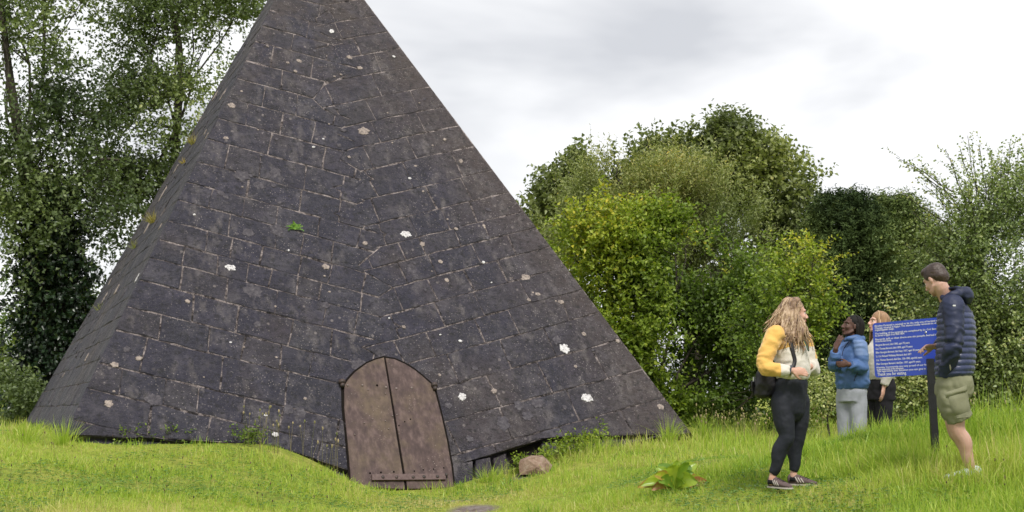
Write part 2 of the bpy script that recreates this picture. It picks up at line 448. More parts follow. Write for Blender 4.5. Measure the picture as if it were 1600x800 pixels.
def axis(a, b, step, far):
    core = np.arange(a, b + step / 2, step); ext = step * np.cumsum(1.22 ** np.arange(1, 60)); ext = ext[ext < far]
    return np.concatenate([(a - ext)[::-1], core, b + ext])
ax, ay = axis(-14, 15, 0.16, 1500), axis(6, 34, 0.16, 1800)
GX, GY = np.meshgrid(ax, ay); GZ = ground_z(GX, GY)
MUD = [(W(740, 796, 13.7), 0.34, 0.16), (W(700, 772, 15.2), 0.45, 0.12), (W(815, 745, 17.0), 0.14, 0.12)]
def mud_at(x, y):
    k = np.zeros_like(x)
    for c, a, b in MUD: k = np.maximum(k, 1.3 - np.sqrt(((x - c.x) / a) ** 2 + ((y - c.y) / (b * 3)) ** 2))
    return np.clip(k, 0, 1)
nx, ny = len(ax), len(ay)
idx = np.arange(nx * ny).reshape(ny, nx)
GF = np.stack([idx[:-1, :-1], idx[:-1, 1:], idx[1:, 1:], idx[1:, :-1]], -1).reshape(-1, 4)
g = link("ground", mesh_np("ground", np.stack([GX.ravel(), GY.ravel(), GZ.ravel()], 1), GF, [M_SOIL], {"mud": mud_at(GX.ravel(), GY.ravel())}, True))
tag(g, "grassy uneven ground dipping towards the pyramid door", kind="structure")

# ------------------------------------------------------------------ pyramid
zb = W(105, 670, 15.3).z
PL = W(105, 670, 15.3)
PR = W(1078, 674, 18.85)
PB = W(40, 660, 24.0)
PA = W(484, -114, 21.3)
PC = PR + (PB - PL)
base = Vector(((PL.x + PR.x + PB.x + PC.x) / 4, (PL.y + PR.y + PB.y + PC.y) / 4, zb))
pyr = empty("pyramid", base, "tall dark stone pyramid tomb with lichen spots and an arched brown door", "pyramid")
def outn(a, b, c, inside):
    n = (b - a).cross(c - a).normalized()
    return n if n.dot(inside - a) < 0 else -n
NF = outn(PL, PR, PA, base); NL = outn(PL, PB, PA, base)
# the core that shows in the joints: the four planes set a little inside, running down into the ground
def core(dF):
    NR_ = outn(PR, PC, PA, base); NB = outn(PB, PC, PA, base)
    def meet(n1, p1, n2, p2, z):
        A = np.array([list(n1), list(n2), [0, 0, 1]]); b = np.array([n1.dot(p1), n2.dot(p2), z])
        return Vector(np.linalg.solve(A, b))
    dO = min(dF, 0.03)
    f, l, r, bk = (NF, PL - NF * dF), (NL, PL - NL * dO), (NR_, PR - NR_ * dO * 0), (NB, PB)
    zlo = -0.9
    lo = [meet(*f, *l, zlo), meet(*f, *r, zlo), meet(*bk, *r, zlo), meet(*bk, *l, zlo)]
    A = np.array([list(f[0]), list(l[0]), list(r[0])]); b = np.array([f[0].dot(f[1]), l[0].dot(l[1]), r[0].dot(r[1])])
    top = Vector(np.linalg.solve(A, b))
    return [v - base for v in lo + [top]]
cv = core(0.006)
FOOT = [(105, 676), (300, 688), (430, 697), (545, 735), (548, 775), (704, 775), (712, 722), (765, 712), (792, 702), (828, 692), (856, 683), (1000, 680), (1080, 677)]
fr_ = [plane_hit(x, y, PL - NF * 0.006, NF) - base for x, y in FOOT]
link("mortar_bed", mesh_py("mortar_bed", cv + fr_, [(1, 2, 4), (2, 3, 4), (3, 0, 4), (4,) + tuple(range(5, 5 + len(fr_)))], [M_MORTAR]), pyr)
cv2 = core(0.16)
link("footing_core", mesh_py("footing_core", cv2, [(0, 1, 4), (1, 2, 4), (2, 3, 4), (3, 0, 4), (3, 2, 1, 0)], [M_STONE]), pyr)

def clip_poly(poly, p, n):
    out = []
    for i in range(len(poly)):
        a, b = poly[i], poly[(i + 1) % len(poly)]
        da = (a[0] - p[0]) * n[0] + (a[1] - p[1]) * n[1]; db = (b[0] - p[0]) * n[0] + (b[1] - p[1]) * n[1]
        if da >= 0: out.append(a)
        if (da >= 0) != (db >= 0):
            t = da / (da - db); out.append((a[0] + (b[0] - a[0]) * t, a[1] + (b[1] - a[1]) * t))
    return out
def clip_convex(poly, conv):
    cx = sum(p[0] for p in conv) / len(conv); cy = sum(p[1] for p in conv) / len(conv)
    for i in range(len(conv)):
        a, b = conv[i], conv[(i + 1) % len(conv)]
        n = (-(b[1] - a[1]), b[0] - a[0])
        if (cx - a[0]) * n[0] + (cy - a[1]) * n[1] < 0: n = (-n[0], -n[1])
        poly = clip_poly(poly, a, n)
        if len(poly) < 3: return []
    return poly
def area2(p): return 0.5 * sum(p[i][0] * p[(i + 1) % len(p)][1] - p[(i + 1) % len(p)][0] * p[i][1] for i in range(len(p)))
def frame(n, up_to):
    v = (up_to - n * up_to.dot(n)).normalized(); u = v.cross(n).normalized()
    return u, v
def stone_mesh(poly3, n, gap, thick, proud, rs, mat=None, name="stone"):
    """a block whose face is the polygon: edges roughened, arris worn, face slightly out of true"""
    u, v = frame(n, Vector((0, 0, 1)))
    c = sum(poly3, Vector()) / len(poly3)
    P = [((p - c).dot(u), (p - c).dot(v)) for p in poly3]
    # drop near-duplicates
    Q = []
    for p in P:
        if not Q or math.hypot(p[0] - Q[-1][0], p[1] - Q[-1][1]) > 0.015: Q.append(p)
    if len(Q) > 2 and math.hypot(Q[0][0] - Q[-1][0], Q[0][1] - Q[-1][1]) < 0.015: Q.pop()
    if len(Q) < 3: return None
    if area2(Q) < 0: Q.reverse()
    if area2(Q) < 0.004: return None
    # inset by the joint, corner by corner (mitre, limited)
    I = []
    for i in range(len(Q)):
        a, b, d = Q[i - 1], Q[i], Q[(i + 1) % len(Q)]
        e1 = Vector((b[0] - a[0], b[1] - a[1])).normalized(); e2 = Vector((d[0] - b[0], d[1] - b[1])).normalized()
        n1 = Vector((-e1.y, e1.x)); n2 = Vector((-e2.y, e2.x)); m = n1 + n2
        if m.length < 0.2: m = n1
        m = m / max(m.length_squared / 2, 0.25)
        I.append((b[0] + m.x * gap, b[1] + m.y * gap))
    if area2(I) < 0.002: return None
    E = []
    for i in range(len(I)):
        a, b = I[i], I[(i + 1) % len(I)]
        L = math.hypot(b[0] - a[0], b[1] - a[1]); k = max(1, min(5, int(L / 0.16)))
        ex, ey = (b[0] - a[0]) / (L + 1e-9), (b[1] - a[1]) / (L + 1e-9)
        for j in range(k):
            t = j / k; w = rs.uniform(-0.011, 0.012) if j else rs.uniform(-0.003, 0.010)
            E.append((a[0] + (b[0] - a[0]) * t - ey * w, a[1] + (b[1] - a[1]) * t + ex * w))
    N = len(E); cx = sum(p[0] for p in E) / N; cy = sum(p[1] for p in E) / N
    tx, ty = rs.uniform(-0.007, 0.007), rs.uniform(-0.007, 0.007)
    V = []
    def at(p, h): V.append(c + u * p[0] + v * p[1] + n * h)
    for p in E: at(p, -thick)
    for p in E: at(p, proud - 0.007 + rs.uniform(-0.004, 0.002))
    for p in E:
        d = math.hypot(p[0] - cx, p[1] - cy) + 1e-6; k = 1 - min(0.012, d * 0.3) / d
        q = (cx + (p[0] - cx) * k, cy + (p[1] - cy) * k); at(q, proud + tx * q[0] + ty * q[1] + rs.uniform(-0.003, 0.003))
    for p in E:
        d = math.hypot(p[0] - cx, p[1] - cy) + 1e-6; k = 1 - min(0.085, d * 0.6) / d
        q = (cx + (p[0] - cx) * k, cy + (p[1] - cy) * k); at(q, proud + tx * q[0] + ty * q[1] + rs.uniform(-0.004, 0.008))
    at((cx, cy), proud + rs.uniform(-0.003, 0.008))
    F = []
    for r_ in range(3):
        for i in range(N):
            j = (i + 1) % N; F.append((r_ * N + i, r_ * N + j, (r_ + 1) * N + j, (r_ + 1) * N + i))
    for i in range(N): F.append((3 * N + i, 3 * N + (i + 1) % N, 4 * N))
    return c, [q - c for q in V], F
def add_stone(poly3, n, rs, gap=None, thick=0.10, proud=None, mat=None):
    r_ = stone_mesh(poly3, n, gap if gap is not None else rs.choice((0.003, 0.005, 0.007, 0.009)), thick, proud if proud is not None else rs.uniform(-0.002, 0.005), rs)
    if r_ is None: return None
    c, V, F = r_
    me = mesh_py("stone", V, F, [mat or M_STONE])
    N = (len(V) - 1) // 4
    me.attributes.new("edge", 'FLOAT', 'POINT').data.foreach_set("value", [1.0] * (3 * N) + [0.0] * (N + 1))
    return link("stone", me, pyr, c - base)

rs = random.Random(5)
# front face: V-coursed, the two halves meet on an irregular line down the middle (measured off the photograph, then set on the face's own plane)
def to_face(p): return plane_hit(p[0], p[1], PL, NF)
axl = lambda y: 484 - 0.4858 * (y + 114)      # left arris
axr = lambda y: 484 + 0.7538 * (y + 114)      # right arris
med = lambda y: 484 + 0.168 * (y + 114)
mids = [(484, -114)]
yy, sd = -96, 1
while yy < 775:
    grow = min(1, (yy + 125) / 230)
    mids.append((med(yy) + sd * rs.uniform(14, 40) * grow, yy)); sd = -sd if rs.random() < .85 else sd
    yy += rs.uniform(13, 26) if yy < 300 else rs.uniform(18, 34)
mids.append((med(800), 800))
foot = [(105, 676), (300, 688), (430, 697), (545, 735), (548, 775), (704, 775), (712, 722), (765, 712), (792, 702), (828, 692), (856, 683), (1000, 680), (1082, 677)]
def foot_y(x):
    for (a, b), (c, d) in zip(foot, foot[1:]):
        if a <= x <= c: return b + (d - b) * (x - a) / (c - a + 1e-9)
    return 676
yL = [-88, -62, -36, -10, 16, 40, 64, 94, 122, 152, 184, 217, 252, 284, 312, 344, 374, 402, 437, 478, 515, 567, 606, 655, 705, 758, 810]
yR = [-84, -56, -28, -2, 24, 49, 75, 103, 135, 166, 196, 228, 266, 300, 330, 355, 385, 417, 452, 488, 530, 576, 622, 668, 716, 766, 820, 880, 950]
sL = lambda y: 0.265 - 0.05 * min(1, max(0, (y - 350) / 350))
sR = lambda y: -0.16 - 0.11 * min(1, max(0, y / 420))
def half(side):
    ys = yL if side < 0 else yR
    arr = axl if side < 0 else axr; sl = sL if side < 0 else sR
    lean = -0.15 if side < 0 else 0.47
    if side < 0: region = [(axl(-114) , -114)] + [(axl(680), 680), (300, 688), (430, 697), (545, 735), (548, 790), (med(800), 800)] + mids[-2::-1]
    else: region = mids + [(704, 790), (712, 722), (765, 712), (792, 702), (828, 692), (856, 683), (1000, 680), (axr(677), 677)]
    for k in range(-1, len(ys) - 1):
        y0 = ys[k] if k >= 0 else -130; y1 = ys[k + 1]
        x0, x1 = arr(y0), arr(y1); s0, s1 = sl(y0), sl(y1)
        ln0 = lambda x: y0 + s0 * (x - x0); ln1 = lambda x: y1 + s1 * (x - x1)
        h = y1 - y0
        # cut points along the course from the arris inwards, measured on its upper line
        x = x0 - side * (-40 if False else 0)
        cuts = []; pos = x0 + side * 60
        first = True; span = 0
        limit = med((y0 + y1) / 2) - side * 90
        xx = x0
        while (xx - limit) * side > 0:
            lo, hi = (1.35, 2.7) if y0 < 300 else (1.3, 2.3)
            w = h * rs.uniform(lo, hi) if not first else h * rs.choice((1.0, 1.5, 2.1, 2.6))
            first = False; xx -= side * w; cuts.append(xx)
        prev = None
        edges = [x0 + side * 60] + cuts
        tilt = [0.756 if side > 0 else -0.489] + [lean + rs.uniform(-0.09, 0.09) for _ in cuts]
        def cross(xt, tl, ln):         # point where the joint meets a course line
            yt = ln0(xt); sv = (s0 if ln is ln0 else s1)
            if ln is ln0: return (xt, yt)
            # x = xt + tl*(y-yt), y = ln1(x)
            y = yt
            for _ in range(8): y = ln1(xt + tl * (y - yt))
            return (xt + tl * (y - yt), y)
        for (ea, ta), (eb, tb) in zip(zip(edges, tilt), zip(edges[1:], tilt[1:])):
            q = [(ea, ln0(ea)), (eb, ln0(eb)), cross(eb, tb, ln1), cross(ea, ta, ln1)]
            p = clip_convex(list(region), q)
            if len(p) < 3 or abs(area2(p)) < 25: continue
            add_stone([to_face(a) for a in p], NF, rs)
half(-1); half(1)
# left face: narrow, seen almost edge on
uL, vL = frame(NL, Vector((0, 0, 1)))
def face_left():
    H = 30
    for k in range(H):
        f0, f1 = k / H, (k + 1) / H
        lo0, hi0 = PB.lerp(PA, f0), PL.lerp(PA, f0); lo1, hi1 = PB.lerp(PA, f1), PL.lerp(PA, f1)
        L = (hi0 - lo0).length; n = max(1, int(L / rs.uniform(1.0, 1.35)))
        cuts = [0] + sorted((i + rs.uniform(-.25, .25)) / n for i in range(1, n)) + [1]
        for a, b in zip(cuts, cuts[1:]):
            add_stone([lo0.lerp(hi0, a), lo0.lerp(hi0, b), lo1.lerp(hi1, b), lo1.lerp(hi1, a)], NL, rs, gap=rs.uniform(0.002, 0.005), proud=rs.uniform(-0.002, 0.002))
face_left()
# footing blocks in the gap under the lowest course
def on_face(px, py, depth): return plane_hit(px, py, PL - NF * depth, NF)
for quad, dp in (([(708, 724), (740, 718), (742, 762), (712, 765)], 0.0), ([(742, 717.5), (767, 713), (772, 756), (744, 762)], 0.012), ([(769, 715), (791, 706), (798, 750), (773, 755)], 0.03), ([(845, 692), (872, 688), (872, 712), (850, 716)], 0.05),
                 ([(874, 687), (930, 685), (930, 712), (874, 714)], 0.10), ([(932, 685), (1000, 684), (1000, 706), (932, 710)], 0.07), ([(1002, 684), (1062, 682), (1062, 700), (1002, 704)], 0.09),
                 ([(130, 683), (210, 687), (210, 705), (130, 703)], 0.08), ([(213, 687), (318, 692), (318, 712), (213, 708)], 0.06), ([(320, 692), (425, 700), (425, 722), (320, 716)], 0.09), ([(428, 701), (540, 740), (540, 770), (428, 745)], 0.05)):
    add_stone([on_face(a, b, dp) for a, b in quad], NF, rs, gap=0.012, thick=0.2, proud=0.0)
# flat dark sheet that paints the shade in the gap behind the fallen block
M_HOLE = NT("near black gap shade and bolts").fin((0.012, 0.010, 0.009), 1.0, 0.05)  # near black colour standing in for shade in gaps, also on dark bolts
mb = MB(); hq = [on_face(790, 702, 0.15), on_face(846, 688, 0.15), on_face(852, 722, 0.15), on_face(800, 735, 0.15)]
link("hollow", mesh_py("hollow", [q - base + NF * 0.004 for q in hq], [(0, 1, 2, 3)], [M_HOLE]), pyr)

# lichen crusts
def patch(px, py, rpx, mat, rs, squash=0.85, NF=NF, P0=PL):
    c = plane_hit(px, py, P0, NF) + NF * 0.011
    u, v = frame(NF, Vector((0, 0, 1))); r = rpx / FPX * c.y
    N = 32; ph = rs.uniform(0, 6); rpx *= .92; V = []
    for ring, hh in ((1.0, -0.010), (0.94, -0.002), (0.45, -0.001)):
        for k in range(N):
            w = 2 * math.pi * k / N
            q = r * ring * (1 + 0.10 * math.sin(2 * w + ph) + 0.10 * math.sin(5 * w + 2 * ph) + 0.07 * math.sin(9 * w + 3 * ph) + rs.uniform(-0.16, 0.12))
            V.append(u * q * math.cos(w) + v * q * squash * math.sin(w) + NF * hh)
    V.append(NF * 0.0)
    F = [(a * N + k, a * N + (k + 1) % N, (a + 1) * N + (k + 1) % N, (a + 1) * N + k) for a in (0, 1) for k in range(N)] + [(2 * N + k, 2 * N + (k + 1) % N, 3 * N) for k in range(N)]
    link("lichen", mesh_py("lichen", V, F, [mat]), pyr, c - base)
for px, py, r_ in ((518, 49, 4.5), (634, 366, 8), (360, 418, 8), (882, 545, 9), (722, 620, 7), (917, 622, 9), (430, 679, 5), (415, 649, 2.5), (719, 533, 3), (755, 410, 3)): patch(px, py, r_, M_LICHEN, rs)
for px, py, r_ in ((822, 436, 9), (772, 611, 5), (912, 522, 4), (876, 472, 5), (1032, 636, 6), (179, 570, 6), (170, 631, 7), (509, 417, 6), (698, 438, 4), (756, 353, 3), (757, 356, 2), (965, 533, 4), (293, 471, 4), (217, 560, 5), (688, 409, 4), (720, 252, 4), (353, 216, 4), (362, 165, 6), (568, 205, 9)): patch(px, py, r_, M_BUFF, rs)
for px, py, r_ in ((824, 650, 9), (810, 634, 8), (786, 662, 12), (395, 455, 15), (402, 507, 6), (388, 364, 9), (432, 360, 11), (734, 686, 6), (742, 576, 5), (198, 546, 6), (870, 532, 8), (405, 290, 9), (430, 270, 10), (378, 275, 12), (240, 625, 12), (882, 637, 4), (450, 640, 9), (560, 570, 12), (700, 634, 6), (470, 645, 9), (840, 630, 10), (795, 560, 5), (508, 477, 7), (345, 302, 6)): patch(px, py, r_, M_FAINT, rs, 0.95)

for k in range(110):
    a_, q = rs.uniform(20, 640), rs.random(); x_ = axl(a_) + (axr(a_) - axl(a_)) * (.05 + .9 * q)
    patch(x_, a_, rs.choice((1.6, 1.8, 2.2, 2.6, 3.2, 4.5)), M_LICHEN if k % 11 == 0 else rs.choice((M_BUFF, M_FAINT, M_FAINT)), rs, rs.uniform(.7, 1.0))
for k in range(70):
    f_, q = rs.uniform(.03, .75), rs.uniform(.04, .96)
    p_ = PB.lerp(PA, f_).lerp(PL.lerp(PA, f_), q); r_ = p_ - Vector((0, 0, CAMZ)); k_ = r_.y * ct + r_.z * st
    patch(800 + FPX * r_.x / k_, 400 - FPX * (r_.z * ct - r_.y * st) / k_, rs.choice((5, 7, 9, 12, 16)), M_BUFF if k % 5 == 0 else (M_LICHEN if k == 33 else M_FAINT), rs, .8, NL, PL)
# the door: two iron leaves under a pointed arch, in the plane of the face
DO = plane_hit(632, 757, PL, NF)
def dpt(px, py, h=0.02): return plane_hit(px, py, PL, NF) + NF * h - base
outl_l = [(548, 762), (543, 700), (537, 640), (537, 604), (543, 595), (554, 583), (572, 569.5), (586, 563.5), (599, 560)]
outl_r = [(599, 560), (615, 563), (632, 570.5), (646, 579.5), (657, 588), (676, 605), (688, 650), (697, 690), (704, 730), (708, 764)]
seam_t, seam_b = (597, 561), (633, 766)
def slab(name, poly, h0, h1, mat, parent, sm=False):
    n = len(poly); c = sum((dpt(a, b, 0) for a, b in poly), Vector()) / n
    up = [dpt(a, b, h1) for a, b in poly]
    bev = [c + (q - c) * 0.994 for q in up]
    V = [dpt(a, b, h0) for a, b in poly] + [q - NF * 0.006 for q in up] + [q for q in bev]
    F = [(r_ * n + i, r_ * n + (i + 1) % n, (r_ + 1) * n + (i + 1) % n, (r_ + 1) * n + i) for r_ in (0, 1) for i in range(n)] + [tuple(range(2 * n, 3 * n))]
    me = mesh_py(name, V, F, [mat])
    me.update(); bm = bmesh.new(); bm.from_mesh(me); bmesh.ops.recalc_face_normals(bm, faces=bm.faces); bm.to_mesh(me); bm.free()
    return link(name, me, parent)
slab("door_gap_shade", [(545, 766), (540, 700), (533.5, 640), (532.5, 603), (540, 593), (552, 580), (571, 566.5), (585, 560.5), (599, 556.5), (616, 559.5), (634, 567), (648, 576), (660, 585.5), (680, 603), (692, 650), (701, 690), (708, 730), (712, 768)], -0.03, 0.014, M_HOLE, pyr)  # raised dark rim, painting the shaded gap round the door leaves
dl = slab("door_leaf", outl_l + [(632, 766)], 0.0, 0.032, M_DOOR, pyr)
dr = slab("door_leaf", [(601.5, 561)] + outl_r[1:] + [(635.5, 766)], 0.0, 0.036, M_DOOR, pyr)
M_BOLT = NT("worn iron bolt").fin((0.15, 0.115, 0.105), 0.45, 0.5)
def bolt(px, py, r_, parent, mat, h=0.036):
    m_ = MB(); c = dpt(px, py, h); u, v = frame(NF, Vector((0, 0, 1)))
    m_.ell(c, (r_, r_, 0.010), Matrix((u, v, NF)).transposed(), 8, 5); m_.build("bolt", mat, parent)
for px, py in ((565, 604), (574, 611), (588, 604), (568, 663), (581, 657), (601, 617), (601, 660), (606, 672), (553, 681), (542, 604)): bolt(px, py, 0.011 if py > 610 else 0.016, dl, M_BOLT if px != 588 else M_HOLE)
for px, py in ((602, 607), (618, 609), (642, 608), (619, 650), (612, 652), (631, 661), (640, 657), (622, 667), (660, 736), (676, 735), (646, 738), (692, 733)): bolt(px, py, 0.011 if py > 620 else 0.018, dr, M_BOLT if py < 620 or px in (619, 612) else M_HOLE)
for px, py in ((577, 741), (594, 740), (614, 739)): bolt(px, py, 0.013, dl, M_HOLE)
def bar(a, b, wpx, h0, h1, name, mat, parent):
    V = []
    for (px, py) in ((a[0], a[1] - wpx / 2), (b[0], b[1] - wpx / 2), (b[0], b[1] + wpx / 2), (a[0], a[1] + wpx / 2)):
        V.append((px, py))
    return slab(name, V, h0, h1, mat, parent)
M_BAR = NT("brown iron strap"); M_BAR = M_BAR.fin(M_BAR.ramp(M_BAR.noise(30, 4), [(0.3, (0.075, 0.046, 0.043)), (0.7, (0.13, 0.088, 0.082))]), 0.6, 0.3)
br = bar((579, 749), (694, 748), 9, 0.03, 0.068, "crossbar", M_BAR, pyr)
for px, py in ((596, 749), (617, 749), (643, 749), (660, 748.5), (681, 748), (695, 745)): bolt(px, py, 0.024, br, M_IRON, 0.07)
for px, py, a_ in ((533, 601, 1), (677, 606, -1)):   # hinge pins at the springing of the arch
    m_ = MB(); c = dpt(px, py, 0.05); u, v = frame(NF, Vector((0, 0, 1)))
    m_.tube([c - v * 0.062, c - v * 0.01], [0.028, 0.032], 10, u, 1, False)
    m_.tube([c - v * 0.01, c + v * 0.035], [0.044, 0.046], 10, u, 1, False)
    m_.ell(c + v * 0.036, (0.044, 0.044, 0.012), Matrix((u, NF, v)).transposed(), 10, 4)
    m_.tube([c - NF * 0.07, c], [0.026, 0.026], 8, v, 1, False)
    m_.build("hinge_pin", M_IRON, pyr, True)

# fallen block in the grass
rk = bmesh.new(); rc = W(836, 727, 17.0); rc.z = max(rc.z, gz1(rc.x, rc.y) + 0.04)
for q in ((-.20, -.14, -.14), (.17, -.16, -.15), (.22, .12, -.14), (-.19, .13, -.15), (-.21, -.10, .05), (-.10, -.13, .10), (-.06, .10, .155), (-.17, .12, .10), (.12, -.06, .13), (.10, .12, .15), (.21, -.08, -.02), (.23, .06, .0), (.04, -.17, -.02), (-.02, -.08, .145)): rk.verts.new(q)
h_ = bmesh.ops.convex_hull(rk, input=rk.verts[:])
bmesh.ops.subdivide_edges(rk, edges=rk.edges[:], cuts=2, use_grid_fill=True)
for v in rk.verts: v.co.z *= .82
for v in rk.verts: v.co += v.co.normalized() * (0.022 * noise.noise(v.co * 9) + 0.012 * noise.noise(v.co * 24))
me = bpy.data.meshes.new("rock"); rk.to_mesh(me); rk.free(); me.materials.append(M_ROCK)
tag(link("rock", me, None, rc), "reddish brown block fallen in the grass under the pyramid's right foot", "rock")
# ------------------------------------------------------------------ trees and bushes
def unit(v): return v / (np.linalg.norm(v, axis=-1, keepdims=True) + 1e-9)
def pnoise(p, sc, seed):
    """cheap smooth noise from a few plane waves, about -1..1"""
    r_ = np.random.default_rng(seed); out = np.zeros(len(p))
    for i in range(7):
        k = r_.normal(size=3); k *= sc * r_.uniform(0.6, 1.9) / np.linalg.norm(k); out += np.sin(p @ k + r_.uniform(0, 6.3))
    return out / 2.6
class Tree:
    def __init__(s, name, loc, label, cat="tree", seed=1, group=None):
        s.r = np.random.default_rng(seed); s.seed = seed; s.loc = Vector(loc)
        s.root = empty(name, loc, label, cat, group)
        s.V, s.F, s.T, s.n = [], [], [], 0
        s.br = MB()
    def leaves(s, p, d, nrm, length, width, tone, fold_=0.25):
        """p base, d direction, nrm leaf normal; 6-point leaf, 4 triangles"""
        m = len(p); d = unit(d); side = unit(np.cross(d, nrm)); up = np.cross(side, d)
        L = length[:, None]; Wd = width[:, None]
        v = np.stack([p, p + d * L * 0.40 + side * Wd * 0.5 + up * Wd * fold_, p + d * L * 0.42, p + d * L * 0.40 - side * Wd * 0.5 + up * Wd * fold_, p + d * L - up * L * 0.12], 1)
        f = np.array([[0, 2, 1], [0, 3, 2], [1, 2, 4], [2, 3, 4]])
        b = s.n + 5 * np.arange(m)
        s.V.append(v.reshape(-1, 3)); s.F.append((b[:, None, None] + f).reshape(-1, 3)); s.T.append(np.repeat(tone, 5)); s.n += 5 * m
    def twigs(s, start, direc, length, nleaf, ll, lw, tone0, droop=0.15, spread=0.8, upn=0.6, stems=True, tone_sd=0.11, bare=0.1, stem_r=0.005):
        """shoots with alternate leaves"""
        r = s.r; m = len(start); direc = unit(direc)
        t = (np.arange(nleaf) + 0.5) / nleaf; t = bare + (1 - bare) * t
        L = length[:, None, None]
        P = start[:, None, :] + direc[:, None, :] * (L * t[None, :, None])
        P[:, :, 2] -= (length[:, None] * droop * t[None, :] ** 2)
        P = P + r.normal(0, 0.012, P.shape)
        rnd = r.normal(size=(m, 3)); sd = unit(np.cross(direc, rnd)); sd2 = np.cross(direc, sd)
        ang = (np.arange(nleaf) * 2.4)[None, :, None] + r.uniform(-0.7, 0.7, (m, nleaf, 1))
        lat = sd[:, None, :] * np.cos(ang) + sd2[:, None, :] * np.sin(ang)
        D = direc[:, None, :] * 0.55 + lat * spread; D[:, :, 2] -= droop * 0.9
        N = r.normal(size=(m, nleaf, 3)) * 0.6; N[:, :, 2] += upn
        ln = ll * r.uniform(0.65, 1.2, (m, nleaf)); wd = lw * r.uniform(0.7, 1.2, (m, nleaf))
        tone = np.clip(tone0[:, None] + r.normal(0, tone_sd, (m, nleaf)), 0, 1)
        s.leaves(P.reshape(-1, 3), D.reshape(-1, 3), N.reshape(-1, 3), ln.ravel(), wd.ravel(), tone.ravel())
        if stems:
            for i in range(m):
                a = Vector(start[i]); b = a + Vector(direc[i]) * length[i]; b.z -= droop * length[i]
                s.br.tube([a, (a + b) / 2 + Vector((0, 0, droop * length[i] * .25)), b], [stem_r, stem_r * .7, stem_r * .35], 3, (0.3, 0.2, 1), 1, False)
    def blob(s, c, rad, n, ll, lw, nleaf=9, tl=(0.35, 0.8), tone=0.5, up=0.5, gap=-0.35, gsc=2.2, shell=0.5, droop=0.15, tone_var=0.2, stems=0.4, toptone=0.0, limb=True, spread=0.8, upn=0.6, zmin=None, jitter=0.5):
        r = s.r; c = np.array(c, float); rad = np.array(rad, float)
        d = unit(r.normal(size=(n * 3, 3))); q = r.uniform(0, 1, (n * 3, 1)) ** shell
        rough = 1 + 0.22 * pnoise(d, 2.5, s.seed + 5)[:, None]
        P = c + d * q * rad * rough
        k = pnoise(P, gsc, s.seed + 17) > gap
        if zmin is not None: k &= P[:, 2] > zmin
        P, d, q = P[k][:n], d[k][:n], q[k][:n]
        out = unit(d / rad); D = out * 0.7 + r.normal(0, jitter, P.shape); D[:, 2] += up
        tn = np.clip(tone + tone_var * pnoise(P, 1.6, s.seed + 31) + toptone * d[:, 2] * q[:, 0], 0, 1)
        ln = r.uniform(*tl, len(P))
        k = int(len(P) * stems)
        if k: s.twigs(P[:k], D[:k], ln[:k], nleaf, ll, lw, tn[:k], droop, spread, upn, True)
        if k < len(P): s.twigs(P[k:], D[k:], ln[k:], nleaf, ll, lw, tn[k:], droop, spread, upn, False)
        if limb: s.limbs.append((c, rad))
    limbs = None
    def limb(s, a, b, r0, r1, wob=0.15, n=6):
        a, b = Vector(a), Vector(b); pts = []; L = (b - a).length
        for i in range(5):
            t = i / 4; p = a.lerp(b, t)
            if 0 < i < 4: p += Vector(s.r.normal(0, wob * L * 0.25, 3))
            pts.append(p)
        s.br.tube(pts, [r0 + (r1 - r0) * (i / 4) for i in range(5)], n, (0.3, 0.9, 0.2), 2, False); return pts
    def branch_out(s, top, n_each=5, r0=0.06):
        for c, rad in s.limbs:
            pts = s.limb(top, Vector(c), r0, r0 * 0.4)
            for _ in range(n_each):
                d = unit(s.r.normal(size=3)); d[2] = abs(d[2]) * 0.8
                e_ = np.array(c) + d * np.array(rad) * s.r.uniform(0.5, 0.95)
                s.limb(pts[s.r.integers(2, 5)], Vector(e_), r0 * 0.4, r0 * 0.1, 0.12, 5)
    def finish(s, mat, bark=None, crown="crown"):
        off = np.array(s.loc)
        link(crown, mesh_np(crown, np.concatenate(s.V) - off, np.concatenate(s.F), [mat], {"tone": np.concatenate(s.T)}), s.root)["kind"] = "stuff"
        if s.br.v:
            s.br.v = [(x - s.loc.x, y - s.loc.y, z - s.loc.z) for x, y, z in s.br.v]
            s.br.build("branches", bark or M_BARK, s.root)["kind"] = "stuff"
    def trunk(s, pts, rad, bark=None):
        m = MB(); m.tube([Vector(p) - s.loc for p in pts], rad, 12, (0.2, 0.9, 0.1), 5, False); m.build("trunk", bark or M_BARK, s.root)
def T(px, py, d): return np.array(W(px, py, d))
def base_at(px, d, py=660):
    w = W(px, py, d); return Vector((w.x, w.y, gz1(w.x, w.y)))
def R3(rx, rz, d, ry=None):       # radii from pixels
    k = d / FPX; return (rx * k, (ry if ry is not None else min(rx, rz) * 0.9) * k, rz * k)

M_ALDER = leaf_mat("dark broad leaf", [(0.0, (0.053, 0.081, 0.034)), (0.4, (0.127, 0.171, 0.066)), (0.75, (0.221, 0.275, 0.099)), (1.0, (0.366, 0.390, 0.146))], 0.32, 0.4, 0.45)
M_IVY = leaf_mat("ivy leaf", [(0.0, (0.010, 0.022, 0.010)), (0.5, (0.020, 0.042, 0.015)), (1.0, (0.05, 0.09, 0.025))], 0.12, 0.35, 0.5)
M_MAPLE = leaf_mat("dull olive leaf", [(0.0, (0.088, 0.112, 0.048)), (0.4, (0.198, 0.233, 0.083)), (0.75, (0.333, 0.361, 0.111)), (1.0, (0.571, 0.496, 0.154))], 0.32, 0.42, 0.4)
M_WILLOW = leaf_mat("narrow willow leaf", [(0.0, (0.139, 0.179, 0.062)), (0.5, (0.275, 0.312, 0.100)), (0.85, (0.470, 0.444, 0.158)), (1.0, (0.784, 0.586, 0.112))], 0.28, 0.45, 0.4)
